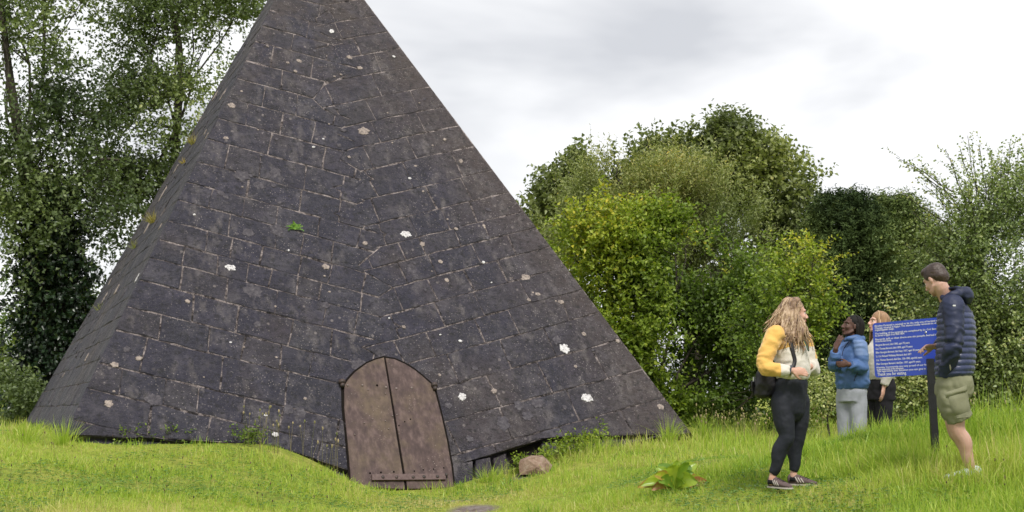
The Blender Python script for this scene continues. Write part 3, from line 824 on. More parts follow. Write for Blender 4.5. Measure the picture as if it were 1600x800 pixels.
M_OAK = leaf_mat("fresh yellow green leaf", [(0.0, (0.065, 0.110, 0.022)), (0.35, (0.145, 0.220, 0.032)), (0.62, (0.25, 0.33, 0.040)), (0.85, (0.39, 0.43, 0.048)), (1.0, (0.56, 0.47, 0.05))], 0.36, 0.45, 0.35)
M_YEW = leaf_mat("dark conifer needle", [(0.0, (0.029, 0.049, 0.018)), (0.5, (0.080, 0.116, 0.036)), (0.85, (0.167, 0.209, 0.060)), (1.0, (0.275, 0.297, 0.091))], 0.12, 0.7, 0.12)
M_BIRCH = leaf_mat("small pale leaf", [(0.0, (0.112, 0.164, 0.062)), (0.45, (0.261, 0.322, 0.115)), (0.8, (0.504, 0.495, 0.191)), (1.0, (1.069, 0.818, 0.412))], 0.28, 0.4, 0.5)
M_FAR = leaf_mat("pale green leaf", [(0.0, (0.078, 0.137, 0.039)), (0.5, (0.182, 0.286, 0.058)), (1.0, (0.416, 0.468, 0.117))], 0.33, 0.45, 0.4)  # plain light green leaf colour

# ivy clad tree at the left edge
D = 26.5
t = Tree("ivy_clad_tree", base_at(78, D), "tall leafy tree left of the pyramid, its trunk thick with black green ivy", "tree", 3); t.limbs = []
t.trunk([base_at(78, D) - Vector((0, 0, .2)), T(80, 520, D), T(72, 380, D), T(44, 275, D), T(24, 180, D), T(8, 60, D), T(-5, -60, D)], [0.36, 0.31, 0.25, 0.14, 0.10, 0.065, 0.04])
lf = dict(ll=0.108, lw=0.07, nleaf=8, tl=(0.35, 0.9))
t.blob(T(30, 60, D), R3(125, 120, D), 430, tone=0.55, gap=-0.1, **lf)
t.blob(T(-40, 190, D), R3(120, 130, D), 330, tone=0.48, gap=-0.12, **lf)
t.blob(T(90, 190, D), R3(115, 100, D), 440, tone=0.48, gap=-0.12, **lf)
t.blob(T(120, 330, D), R3(95, 95, D), 430, tone=0.45, gap=-0.2, **lf)
t.blob(T(20, 345, D - .6), R3(115, 90, D), 560, tone=0.4, gap=-0.45, **lf)
t.blob(T(60, -60, D), R3(170, 90, D), 420, tone=0.5, gap=-0.3, **lf)
t.blob(T(12, 150, D - .8), R3(70, 110, D), 230, tone=0.5, gap=-0.1, **lf)
t.blob(T(50, 255, D - .7), R3(70, 60, D), 200, tone=0.48, gap=-0.2, **lf)
t.branch_out(T(48, 290, D), 6, 0.05)
t.limb(T(50, 290, D), T(185, 250, D), 0.07, 0.02); t.limb(T(60, 340, D), T(150, 300, D), 0.06, 0.015); t.limb(T(75, 420, D), T(10, 330, D), 0.06, 0.02)
t.finish(M_ALDER)
iv = Tree("ivy", base_at(82, D - .1), "black green ivy wrapped thickly round the left tree's trunk", "ivy", 4); iv.limbs = []
for py, rx, rz, n in ((625, 58, 60, 460), (570, 60, 60, 460), (510, 60, 65, 520), (450, 58, 65, 520), (390, 52, 60, 420), (330, 42, 55, 260)):
    iv.blob(T(84 + (620 - py) * -0.02, py, D - .15), R3(rx, rz, D, 50), n, 0.10, 0.085, 7, (0.15, 0.4), tone=0.4, up=0.0, gap=-9, shell=0.33, droop=0.5, stems=0.06, limb=False, upn=0.2, tone_var=0.3)
iv.finish(M_IVY, None, "foliage")
# second tree behind the pyramid's left slope
D = 28.5
t = Tree("slender_tree", base_at(270, D), "slender leafy tree rising behind the pyramid's left slope with sky between its boughs", "tree", 8); t.limbs = []
t.trunk([base_at(270, D), T(265, 400, D), T(275, 220, D), T(282, 90, D), T(268, 10, D), T(260, -80, D)], [0.20, 0.15, 0.095, 0.065, 0.05, 0.03])
lf = dict(ll=0.10, lw=0.064, nleaf=9, tl=(0.35, 0.9))
t.blob(T(300, 40, D), R3(125, 90, D), 520, tone=0.55, gap=-0.15, gsc=2.4, **lf)
t.blob(T(215, 50, D), R3(70, 75, D), 300, tone=0.6, gap=-0.1, gsc=2.4, **lf)
t.blob(T(280, 150, D), R3(110, 85, D), 400, tone=0.5, gap=-0.15, gsc=2.4, **lf)
t.blob(T(210, 200, D), R3(85, 85, D), 380, tone=0.5, gap=-0.05, gsc=2.4, **lf)
t.blob(T(230, 275, D), R3(95, 65, D), 560, tone=0.42, gap=-0.2, gsc=2.4, **lf)
t.blob(T(370, 20, D), R3(80, 100, D), 380, tone=0.6, gap=-0.1, **lf)
t.blob(T(280, -70, D), R3(180, 80, D), 360, tone=0.6, gap=-0.2, **lf)
t.blob(T(275, 190, D - .7), R3(60, 80, D), 200, tone=0.5, gap=-0.15, **lf)
t.blob(T(200, 320, D), R3(55, 55, D), 300, tone=0.45, gap=-0.2, **lf)
t.branch_out(T(276, 200, D), 6, 0.035)
t.finish(M_ALDER)
# undergrowth at the left edge
for (px, py, d, rx, rz, n, m, tn, nm, lb) in (
    (0, 560, 31, 130, 110, 1300, M_FAR, 0.5, "pale_bush", "pale green bush seen past the ivy trunk at the left edge"),
    (130, 540, 30, 85, 120, 900, M_OAK, 0.25, "holly_bush", "dark glossy bush between the ivy trunk and the pyramid"),
    (-10, 640, 24.5, 70, 55, 420, M_ALDER, 0.3, "bramble_bush", "low dark bramble at the foot of the ivy trunk")):
    t = Tree(nm, base_at(px, d), lb, "bush", 40 + px % 17); t.limbs = []
    t.blob(T(px, py, d), R3(rx, rz, d), n, 0.095, 0.06, 9, (0.3, 0.7), tone=tn, gap=-0.5, stems=0.15, zmin=base_at(px, d).z)
    t.branch_out(base_at(px, d), 4, 0.03); t.finish(m, None, "foliage")

# the large maple behind, right of the pyramid
D = 31.0
t = Tree("maple_tree", base_at(1080, D), "large rounded olive green tree behind the bushes right of the pyramid", "tree", 12); t.limbs = []
t.trunk([base_at(1080, D), T(1085, 520, D), T(1075, 400, D), T(1080, 300, D)], [0.30, 0.25, 0.2, 0.12])
lf = dict(ll=0.125, lw=0.10, nleaf=8, tl=(0.35, 0.75))
for px, py, rx, rz, n in ((1090, 262, 110, 62, 900), (1170, 295, 90, 72, 800), (1005, 275, 85, 58, 760), (925, 315, 72, 55, 560), (880, 345, 50, 55, 380), (962, 278, 62, 48, 480), (1040, 238, 60, 40, 420), (1135, 240, 65, 45, 460), (1220, 370, 65, 90, 600), (860, 400, 45, 80, 330), (1060, 350, 140, 80, 800), (1180, 460, 110, 110, 700), (1255, 470, 50, 120, 420)):
    t.blob(T(px, py, D), R3(rx, rz, D), n, tone=0.42, up=0.75, gap=-0.25, gsc=2.6, shell=0.4, stems=0.25, **lf)
# shoots that break the outline
sh = [(885, 262), (838, 300), (855, 290), (1007, 190), (985, 205), (1050, 192), (1078, 180), (1070, 195), (1100, 196), (1132, 180), (1150, 182), (1165, 195), (1175, 205), (1195, 225), (1215, 240), (1248, 262), (1230, 275), (1262, 285), (940, 235), (920, 245), (960, 225), (1030, 200), (1118, 190), (1205, 235)]
st_ = np.array([T(a + t.r.uniform(-6, 6), b + 42, D) for a, b in sh for _ in range(3)]); dr_ = np.stack([t.r.normal(0.02, 0.22, len(st_)), t.r.normal(0, 0.22, len(st_)), np.ones(len(st_))], 1)
t.twigs(st_, dr_, t.r.uniform(0.45, 0.85, len(st_)), 11, 0.125, 0.10, np.full(len(st_), 0.3), 0.02, 0.8, 0.5, True, 0.14)
t.branch_out(T(1080, 400, D), 6, 0.06); t.finish(M_MAPLE)
# narrow leaved willow in front of it
D = 28.0
t = Tree("willow_tree", base_at(1010, D), "fine leaved grey green willow between the yellow bush and the large tree", "tree", 15); t.limbs = []
t.trunk([base_at(1010, D), T(1015, 500, D), T(1020, 380, D)], [0.16, 0.13, 0.08])
for px, py, rx, rz, n in ((1040, 345, 95, 75, 900), (945, 345, 60, 65, 460), (1150, 415, 70, 105, 760), (1080, 410, 110, 80, 600), (890, 400, 50, 80, 380), (1225, 460, 45, 80, 300), (1110, 320, 60, 60, 360), (965, 312, 62, 50, 380), (1030, 292, 55, 45, 330)):
    t.blob(T(px, py, D), R3(rx, rz, D), n, 0.095, 0.028, 14, (0.4, 1.0), tone=0.45, up=1.1, gap=-0.15, gsc=2.8, shell=0.4, stems=0.25, droop=0.05, spread=0.6, toptone=0.1)
sp_ = np.array([T(a, b, D) for a, b in ((926, 262), (946, 272), (952, 276), (870, 310), (924, 270))]); 
t.twigs(sp_, np.array([[-.05, 0, 1.0]] * len(sp_)), np.array([1.0, .7, .7, .6, .8]), 9, 0.05, 0.02, np.full(len(sp_), 0.8), 0.0, 0.5, 0.5, True)
t.branch_out(T(1015, 480, D), 6, 0.04); t.finish(M_WILLOW)
# bright yellow green bush
D = 25.0
t = Tree("hornbeam_bush", base_at(1020, D), "bright yellow green bush beside the pyramid's right slope", "bush", 21); t.limbs = []
lf = dict(ll=0.10, lw=0.064, nleaf=9, tl=(0.3, 0.8))
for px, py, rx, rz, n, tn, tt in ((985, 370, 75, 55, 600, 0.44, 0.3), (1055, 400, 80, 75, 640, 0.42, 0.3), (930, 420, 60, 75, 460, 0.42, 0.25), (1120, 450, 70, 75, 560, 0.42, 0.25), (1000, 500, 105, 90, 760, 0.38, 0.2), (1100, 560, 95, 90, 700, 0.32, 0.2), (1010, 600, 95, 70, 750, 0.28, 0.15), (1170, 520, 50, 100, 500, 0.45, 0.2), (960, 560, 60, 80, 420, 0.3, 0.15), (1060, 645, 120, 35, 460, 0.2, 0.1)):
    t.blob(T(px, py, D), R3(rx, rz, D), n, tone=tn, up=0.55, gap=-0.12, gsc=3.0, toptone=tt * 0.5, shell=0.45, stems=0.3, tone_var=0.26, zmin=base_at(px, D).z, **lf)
sh = [(975, 315), (1010, 318), (1035, 322), (1000, 325), (955, 335), (1060, 335), (1085, 350), (890, 360), (1110, 365), (1140, 400), (1020, 312), (985, 330), (905, 350), (1150, 420)]
st_ = np.array([T(a + t.r.uniform(-5, 5), b + 40, D) for a, b in sh for _ in range(3)]); dr_ = np.stack([t.r.normal(0.0, 0.25, len(st_)), t.r.normal(0, 0.25, len(st_)), np.ones(len(st_))], 1)
t.twigs(st_, dr_, t.r.uniform(0.4, 0.75, len(st_)), 12, 0.085, 0.055, np.full(len(st_), 0.8), 0.02, 0.8, 0.5, True, 0.16)
t.branch_out(base_at(1020, D), 5, 0.04); t.finish(M_OAK, None, "foliage")
# oak sapling by the woman
D = 21.5
t = Tree("oak_sapling", base_at(1225, D), "young oak with yellow tipped sprays behind the woman in the fleece", "sapling", 23); t.limbs = []
t.trunk([base_at(1225, D), T(1228, 560, D), T(1240, 450, D), T(1268, 385, D)], [0.05, 0.04, 0.025, 0.01])
for px, py, rx, rz, n, tn in ((1235, 440, 45, 50, 220, 0.48), (1200, 520, 60, 70, 360, 0.36), (1270, 410, 20, 30, 60, 0.66), (1275, 530, 30, 60, 190, 0.5), (1215, 610, 70, 55, 400, 0.3), (1150, 640, 70, 40, 260, 0.28), (1285, 600, 30, 40, 130, 0.45)):
    t.blob(T(px, py, D), R3(rx, rz, D), n, 0.075, 0.048, 9, (0.25, 0.6), tone=tn, up=0.5, gap=-0.3, shell=0.5, stems=0.4, zmin=base_at(px, D).z)
t.branch_out(T(1228, 560, D), 4, 0.02); t.finish(M_OAK)
# dark evergreens
for nm, D, px, top, half, n, lb, sd in (("yew_tree", 29.0, 1330, 318, 62, 4200, "dark evergreen with feathery boughs, behind the person in the blue anorak", 31), ("yew_tree", 30.0, 1405, 322, 72, 5000, "dark evergreen behind the blue notice board", 33), ("yew_tree", 33.0, 1285, 420, 50, 1800, "shaded evergreen filling the gap behind the oak sapling", 35), ("yew_tree", 31.5, 1470, 380, 70, 2000, "dark evergreen behind the man's back", 36)):
    t = Tree(nm, base_at(px, D), lb, "tree", sd, "dark evergreens at the back"); t.limbs = []
    b0 = base_at(px, D); t.trunk([b0, T(px, 500, D), T(px, 360 if top < 400 else 450, D)], [0.22, 0.15, 0.06])
    tz = T(px, top, D)[2]; H = tz - b0.z; r = t.r
    h = r.uniform(0.0, 1.0, n) ** 0.85; az = r.uniform(0, 6.283, n)
    lob = 1 + 0.25 * np.sin(3 * az + 5 * h) + 0.18 * np.sin(5 * az - 9 * h)
    prof = half / FPX * D * np.clip((1 - h) * 3.2, 0, 1) ** 0.6 * (0.75 + 0.25 * np.clip(h * 5, 0, 1)) * lob
    rr = prof * r.uniform(0.35, 1, n) ** 0.5
    P = np.stack([b0.x + rr * np.cos(az), b0.y + rr * np.sin(az), b0.z + h * H], 1)
    Dn = np.stack([np.cos(az), np.sin(az), 0.25 + 0.9 * h ** 2], 1) + r.normal(0, 0.25, (n, 3))
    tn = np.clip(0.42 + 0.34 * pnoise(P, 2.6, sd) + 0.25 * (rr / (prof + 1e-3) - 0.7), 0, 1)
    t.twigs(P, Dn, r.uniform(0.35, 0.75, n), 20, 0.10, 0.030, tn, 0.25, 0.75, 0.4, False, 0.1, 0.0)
    if top < 400:
        for q_ in range(13):                          # leaders that stand above the mass
            dx = -0.8 + 1.6 * (q_ + r.uniform(-.3, .3)) / 12; k = 16; zz = np.linspace(0, 1, k); hx = tz + 0.05 - abs(dx) ** 1.6 * 0.75 + r.uniform(-.18, .25); wide = r.uniform(.35, .6)
            P = np.stack([np.full(k, b0.x + dx * half / FPX * D) + r.normal(0, .03, k), np.full(k, b0.y + r.uniform(-.4, .3)), hx - 0.9 + zz * 0.95], 1); a2 = r.uniform(0, 6.28, k)
            t.twigs(P, np.stack([np.cos(a2) * .6, np.sin(a2) * .6, 0.7 + 0 * a2], 1), wide * (1.12 - zz), 16, 0.075, 0.022, np.full(k, r.uniform(.45, .75)), 0.05, 0.6, 0.4, False, 0.12, 0.0)
    for k in range(10):
        a2 = r.uniform(0, 6.28); hh = r.uniform(0.05, 0.8); L = half / FPX * D * 0.8
        t.limb(b0 + Vector((0, 0, hh * H)), b0 + Vector((math.cos(a2) * L, math.sin(a2) * L, hh * H + 0.2)), 0.04, 0.01)
    t.finish(M_YEW)
# loose pale bush on the right
D = 21.0
t = Tree("birch_tree", base_at(1540, D), "loose small leaved tree with long upright shoots at the right edge", "tree", 27); t.limbs = []
t.trunk([base_at(1535, D), T(1535, 560, D), T(1530, 440, D), T(1520, 330, D)], [0.10, 0.08, 0.055, 0.025])
lf = dict(ll=0.062, lw=0.046, nleaf=11, tl=(0.35, 0.9))
for px, py, rx, rz, n, gp_ in ((1530, 350, 70, 70, 330, 0.0), (1595, 340, 60, 85, 270, 0.0), (1480, 405, 65, 70, 400, -0.1), (1560, 450, 90, 90, 1000, -0.45), (1470, 500, 60, 80, 520, -0.35), (1560, 560, 90, 90, 1000, -0.5), (1640, 480, 70, 150, 600, -0.4), (1500, 620, 110, 50, 800, -0.5), (1600, 630, 60, 50, 400, -0.5)):
    t.blob(T(px, py, D), R3(rx, rz, D), n, tone=0.45, up=0.6, gap=gp_, shell=0.45, stems=0.35, zmin=base_at(px, D).z, droop=0.1, toptone=0.12, **lf)
ends = [(1400, 246, 1490, 300), (1415, 255, 1495, 310), (1432, 262, 1500, 330), (1455, 270, 1510, 340), (1512, 212, 1530, 330), (1500, 232, 1520, 330), (1530, 225, 1540, 320), (1478, 235, 1515, 330), (1578, 222, 1570, 320), (1590, 235, 1585, 320), (1550, 240, 1550, 330), (1408, 300, 1480, 350), (1425, 330, 1480, 380), (1445, 290, 1500, 350), (1565, 250, 1560, 330), (1520, 250, 1530, 340), (1490, 262, 1515, 340)]
for x1, y1, x0, y0 in ends:
    a, b = T(x0, y0, D), T(x1, y1, D); L = np.linalg.norm(b - a); dd = (b - a) / L
    t.limb(Vector(a), Vector(b), 0.011, 0.004, 0.06, 4)
    k = 9; tt = np.linspace(0.15, 0.95, k)[:, None]
    P = a + (b - a) * tt + t.r.normal(0, 0.015, (k, 3))
    t.twigs(P, dd + t.r.normal(0, 0.5, (k, 3)), t.r.uniform(0.15, 0.38, k), 7, 0.055, 0.04, np.full(k, 0.45), 0.05, 0.8, 0.5, True, 0.18, stem_r=0.003)
t.branch_out(T(1532, 480, D), 7, 0.03); t.finish(M_BIRCH)
# light speckled shrub low between the people, and the back hedge
for (px, py, d, rx, rz, n, m, tn, nm, lb, ll) in (
    (1295, 625, 18.5, 45, 38, 260, M_BIRCH, 0.42, "speckled_shrub", "low pale speckled shrub beside the grey trousers", 0.05),
    (1420, 610, 22.5, 60, 55, 420, M_ALDER, 0.22, "laurel_bush", "low dark bush under the blue notice board", 0.07),
    (1180, 610, 33.0, 160, 60, 700, M_ALDER, 0.2, "back_hedge", "dark hedge closing the view behind the oak sapling", 0.1),
    (1420, 600, 34.5, 220, 75, 900, M_IVY, 0.5, "back_hedge", "dark hedge closing the view behind the notice board", 0.1),
    (-20, 600, 38.0, 230, 60, 800, M_ALDER, 0.35, "back_hedge", "hedge far behind the ivy trunk at the left edge", 0.11)):
    t = Tree(nm, base_at(px, d), lb, "hedge" if "hedge" in nm else "bush", 60 + int(d), "back hedges" if "hedge" in nm else None); t.limbs = []
    t.blob(T(px, py, d), R3(rx, rz, d), n, ll, ll * .65, 9, (0.25, 0.6), tone=tn, gap=-0.7, stems=0.1, zmin=base_at(px, d).z)
    t.branch_out(base_at(px, d), 4, 0.02); t.finish(m, None, "foliage")
# ------------------------------------------------------------------ people
M_SKIN = {}
def skin_mat(name, a, b, rough=0.5):
    t = NT(name)
    c = t.mix(t.ramp(t.noise(14, 3), [(0.35, 0.0), (0.65, 1.0)]), a, b)
    t.bump(t.noise(160, 2), 0.15, 0.001)
    t.fin(c, rough, 0.4); t.b.inputs["Subsurface Weight"].default_value = 0.12; t.b.inputs["Subsurface Radius"].default_value = (0.02, 0.008, 0.004); return t.m
def hair_mat(name, stops, sc=(60, 60, 5)):
    t = NT(name)
    v = t.math('ADD', t.attr("tone"), t.math('MULTIPLY', t.math('SUBTRACT', t.noise(1.0, 3, 0.6, t.mapv(sc)), 0.5), 0.7))
    c = t.ramp(v, stops); t.bump(t.noise(1.0, 3, 0.6, t.mapv((sc[0] * 3, sc[1] * 3, sc[2] * 2))), 0.6, 0.006)
    return t.fin(c, 0.42, 0.4)
SK_F = skin_mat("fair skin", (0.52, 0.29, 0.215), (0.60, 0.36, 0.275))
SK_M = skin_mat("light skin", (0.46, 0.275, 0.215), (0.53, 0.33, 0.265))
SK_D = skin_mat("dark brown skin", (0.070, 0.032, 0.023), (0.100, 0.047, 0.034), 0.6)
M_EYE = NT("eyeball").fin((0.75, 0.72, 0.70), 0.25, 0.5); M_IRIS = NT("iris").fin((0.03, 0.02, 0.015), 0.2, 0.5)
M_LIP = NT("lips").fin((0.38, 0.115, 0.105), 0.4, 0.4); M_LIPD = NT("dark lips").fin((0.10, 0.035, 0.03), 0.4, 0.4)
M_BLONDE = hair_mat("wavy dark blonde hair", [(0.0, (0.075, 0.042, 0.027)), (0.35, (0.19, 0.115, 0.07)), (0.65, (0.38, 0.26, 0.16)), (1.0, (0.60, 0.46, 0.32))])
M_BROWN = hair_mat("short brown hair", [(0.0, (0.022, 0.014, 0.011)), (0.5, (0.05, 0.032, 0.026)), (1.0, (0.11, 0.072, 0.055))])
M_BLACKH = hair_mat("black braids", [(0.0, (0.004, 0.0035, 0.0035)), (1.0, (0.016, 0.013, 0.012))]); M_BLACKH.node_tree.nodes["Principled BSDF"].inputs["Roughness"].default_value = .65; M_BLACKH.node_tree.nodes["Principled BSDF"].inputs["Specular IOR Level"].default_value = .2
M_GINGER = hair_mat("light brown hair", [(0.0, (0.12, 0.065, 0.035)), (0.5, (0.30, 0.17, 0.09)), (1.0, (0.50, 0.33, 0.19))])
M_CREAM = cloth_mat("cream fleece", (0.60, 0.56, 0.50), 0.95, 180, 0.06, 0.5, 0.1, 0.3)
M_YELLOW = cloth_mat("mustard yellow fleece", (0.70, 0.42, 0.12), 0.95, 180, 0.07, 0.5, 0.1, 0.3)
M_LEGG = cloth_mat("black navy leggings", (0.012, 0.014, 0.022), 0.7, 300, 0.2, 0.12, 0.35)
M_TEAL = cloth_mat("teal trim", (0.02, 0.17, 0.14), 0.7)
M_GREYTRIM = cloth_mat("slate cuff binding", (0.07, 0.08, 0.10), 0.8)
M_NAVY = cloth_mat("navy stretch fabric", (0.015, 0.021, 0.056), 0.6, 300, 0.2, 0.12, 0.4)
M_QUILT = cloth_mat("navy quilted nylon", (0.030, 0.040, 0.100), 0.38, 300, 0.15, 0.05, 0.5)
M_OLIVE = cloth_mat("khaki cotton", (0.215, 0.215, 0.140), 0.9, 260, 0.12, 0.3)
M_BLUE = cloth_mat("blue anorak nylon", (0.055, 0.115, 0.27), 0.55, 300, 0.15, 0.1, 0.4)
M_BLUE2 = cloth_mat("paler blue anorak panel", (0.12, 0.19, 0.36), 0.55, 300, 0.12, 0.1, 0.4)
M_GREYT = cloth_mat("pale grey jogging cloth", (0.30, 0.31, 0.35), 0.9)
M_BLACKT = cloth_mat("black cotton", (0.016, 0.015, 0.018), 0.85)
M_BAG = cloth_mat("black bag nylon", (0.014, 0.013, 0.016), 0.5, 200, 0.3, 0.2, 0.4)
M_SHOE = cloth_mat("mauve brown suede", (0.115, 0.082, 0.080), 0.85); M_WHITE = NT("off white rubber").fin((0.46, 0.41, 0.37), 0.6, 0.3)
M_SOCK = cloth_mat("black sock", (0.012, 0.012, 0.013)); M_PALESHOE = cloth_mat("pale blue white trainer", (0.52, 0.58, 0.62), 0.7)
M_METAL = NT("bright metal").fin((0.6, 0.6, 0.6), 0.3, 0.5, 1.0)

class Person:
    def __init__(s, px, py, d, label):
        s.px, s.py, s.d = px, py, d
        s.o = W(px, py, d); s.k = (W(px + 100, py, d).x - s.o.x) / 100
        s.kz = (W(px, py - 100, d).z - s.o.z) / 100
        s.root = empty("person", s.o, label, "person")
    def J(s, px, py, y=0.0): return W(px, py, s.d + y) - s.o
def M_from(f, u):
    f = Vector(f).normalized(); r_ = f.cross(Vector(u)).normalized(); u = r_.cross(f).normalized()
    return Matrix((r_, f, u)).transposed()        # columns: right, forward, up
def head(mb, c, M, k=1.0, neck=None, male=False):
    c = Vector(c); L = lambda x, y, z: c + M @ Vector((x * k, y * k, z * k)); E_ = lambda p, r_: mb.ell(L(*p), tuple(q * k for q in r_), M, 16, 10)
    E_((0, -.018, .032), (.074, .094, .088)); E_((0, .022, -.025), (.060, .066, .085)); E_((0, .030, -.080), (.047, .050, .036)); E_((0, .062, -.098), (.022, .020, .018))
    mb.tube([L(0, .082, .012), L(0, .096, -.012), L(0, .108, -.036)], [.008 * k, .009 * k, .013 * k], 8, M @ Vector((0, 0, 1)), 2)
    mb.tube([L(-.046, .066, .022), L(0, .084, .026), L(.046, .066, .022)], [.010 * k, .011 * k, .010 * k], 8, M @ Vector((0, 0, 1)), 3)
    for sx in (-1, 1):
        E_((sx * .036, .060, -.030), (.022, .022, .024)); E_((sx * .074, -.008, -.008), (.008, .018, .030)); E_((sx * .014, .098, -.040), (.010, .010, .008))
        mb.tube([L(sx * .056, .0, -.05), L(sx * .046, .04, -.088), L(sx * .012, .066, -.104)], [.016 * k, .016 * k, .014 * k], 8, M @ Vector((0, 0, 1)), 2)
    E_((0, .080, -.064), (.024, .014, .008)); E_((0, .079, -.075), (.020, .013, .007))
    if neck is not None:
        w = .060 if male else .050
        mb.tube([L(0, -.020, -.04), L(0, -.020, -.085), Vector(neck)], [(w * k, w * k), (w * .95 * k, w * .95 * k), (w * 1.15 * k, w * 1.1 * k)], 14, M @ Vector((0, 1, 0)), 3)
def face_bits(P, c, M, k, lip, brow, eye=None):
    c = Vector(c); L = lambda x, y, z: c + M @ Vector((x * k, y * k, z * k))
    for sx in (-1, 1):
        m_ = MB(); m_.ell(L(sx * .031, .068, -.001), (.0125 * k, .0115 * k, .0065 * k), M, 10, 6); e_ = m_.build("eye", eye or M_EYE, P.root)
        m_ = MB(); m_.ell(L(sx * .031, .0785, -.001), (.0062 * k, .004 * k, .0062 * k), M, 8, 5); m_.build("iris", M_IRIS, e_)
        m_ = MB(); m_.tube([L(sx * .014, .0855, .019), L(sx * .032, .083, .026), L(sx * .050, .068, .019)], [.0032 * k, .004 * k, .002 * k], 6, M @ Vector((0, 0, 1)), 3); m_.build("eyebrow", brow, P.root)
    m_ = MB(); m_.tube([L(-.022, .084, -.069), L(0, .0945, -.066), L(.022, .084, -.069)], [(.003 * k, .003 * k), (.007 * k, .005 * k), (.003 * k, .003 * k)], 8, M @ Vector((0, 1, 0)), 3); m_.build("lips", lip, P.root)
def hand(mb, wrist, dirn, palm, k=1.0, curl=(0.5, 0.55, 0.6, 0.7), thumb=1, spread=0.10):
    """palm box, four separate bent fingers and a thumb rooted at the side of the palm"""
    d = Vector(dirn).normalized(); pn = Vector(palm); pn = (pn - d * pn.dot(d)).normalized(); side = d.cross(pn).normalized()
    w = Vector(wrist)
    mb.tube([w - d * .015 * k, w + d * .02 * k, w + d * .055 * k, w + d * .088 * k], [(.024 * k, .019 * k), (.030 * k, .017 * k), (.040 * k, .016 * k), (.039 * k, .013 * k)], 12, pn, 3)
    for i, (off, ln, r_) in enumerate(((-.029, .072, .0088), (-.0095, .082, .0092), (.0105, .076, .0088), (.029, .060, .0078))):
        b = w + d * (.083 - abs(off) * .18) * k + side * off * k * thumb * -1
        a = curl[i]; f = (d + side * off * -thumb * spread * 8).normalized(); pts = [b]; ang = a * 0.35
        for seg, fr in ((0, .45), (1, .30), (2, .25)):
            dd = f * math.cos(ang) + pn * math.sin(ang); pts.append(pts[-1] + dd * ln * fr * k); ang += a * 0.9
        mb.tube(pts, [r_ * k * 1.05, r_ * k, r_ * k * .92, r_ * k * .78], 8, pn, 3)
    b = w + d * .022 * k + side * .026 * k * thumb; f = (d * .75 + side * .65 * thumb + pn * .35).normalized()
    p1 = b + f * .036 * k; f2 = (d * .9 + side * .25 * thumb + pn * .5).normalized(); p2 = p1 + f2 * .030 * k; p3 = p2 + (d * .9 + pn * .5 - side * .05 * thumb).normalized() * .024 * k
    mb.tube([b - f * .01 * k, p1, p2, p3], [.015 * k, .0125 * k, .0108 * k, .0085 * k], 8, pn, 3)
def shoe(P, ank, toe_dir, k, mats, stripes=False, up=Vector((0, 0, 1))):
    d = Vector(toe_dir).normalized(); sd = d.cross(up).normalized(); a = Vector(ank); L = lambda f, s_, z: a + d * f * k + sd * s_ * k + up * z * k
    m_ = MB()
    def ring(f, w, z0, z1, n_=1): m_.cur = 0; return (L(f, 0, (z0 + z1) / 2), sd * w * k, up * (z1 - z0) / 2 * k)
    m_.rings([ring(-.075, .018, -.075, -.02), ring(-.065, .031, -.082, .005), ring(-.03, .036, -.084, .015), ring(.02, .038, -.084, .002), ring(.07, .042, -.084, -.018), ring(.12, .045, -.084, -.036), ring(.155, .040, -.084, -.046), ring(.18, .026, -.083, -.055), ring(.19, .010, -.08, -.064)], 18)
    sh = m_.skin("shoe", mats[0], P.root, 0.006, 5)
    m_ = MB()
    outl = [(-.08, .016), (-.07, .031), (-.03, .038), (.03, .040), (.08, .045), (.13, .048), (.165, .040), (.19, .022), (.197, .006)]
    V = []; n_ = len(outl)
    for z in (-.090, -.077):
        V += [L(f, w, z) for f, w in outl] + [L(f, -w, z) for f, w in reversed(outl)]
    N = 2 * n_; F = [tuple(range(N - 1, -1, -1)), tuple(range(N, 2 * N))] + [(i, (i + 1) % N, N + (i + 1) % N, N + i) for i in range(N)]
    link("sole", mesh_py("sole", V, F, [mats[1]]), sh)
    if stripes:
        bv = BVHTree.FromObject(sh, bpy.context.evaluated_depsgraph_get())
        for s_ in (-1, 1):
            for f in (0.005, 0.030, 0.055):
                pts = []
                for q in range(6):
                    t_ = q / 5; o = L(f + .03 * (1 - t_) - .005, s_ * .12, -.066 + .05 * t_ * (1 - f * 4))
                    h = bv.ray_cast(o, -sd * s_)
                    if h[0] is not None: pts.append(h[0] + sd * s_ * .0015)
                if len(pts) > 2:
                    m_ = MB(); m_.tube(pts, [(.0055, .0022)] * len(pts), 6, sd, 1, False); m_.build("stripe", mats[1], sh)
        for f in (0.045, .065, .085, .105):
            pts = []
            for q in range(5):
                o = L(f, (-.022 + .044 * q / 4), .1); h = bv.ray_cast(o, -up)
                if h[0] is not None: pts.append(h[0] + up * .002)
            if len(pts) > 2: m_ = MB(); m_.tube(pts, [.003] * len(pts), 5, up, 1, False); m_.build("lace", M_SOCK, sh)
    return sh
def bvh_of(*objs):
    dg = bpy.context.evaluated_depsgraph_get(); return [BVHTree.FromObject(o, dg) for o in objs]
def snap(bvs, p, direction=(0, 1, 0), off=0.008):
    """slide a point along a direction until it lies on the clothes"""
    d = Vector(direction).normalized(); best = None
    for b in bvs:
        h = b.ray_cast(Vector(p) - d * 1.5, d)
        if h[0] is not None and (best is None or h[3] < best[1]): best = (h[0] + h[1] * off, h[3])
    return best[0] if best else Vector(p)
def torso_rings(specs, Rv, Fv):
    """(centre, half width along R, half depth along F, shift along F)"""
    return [(Vector(c) + Fv * sh, Rv * a, Fv * b) for c, a, b, sh in specs]

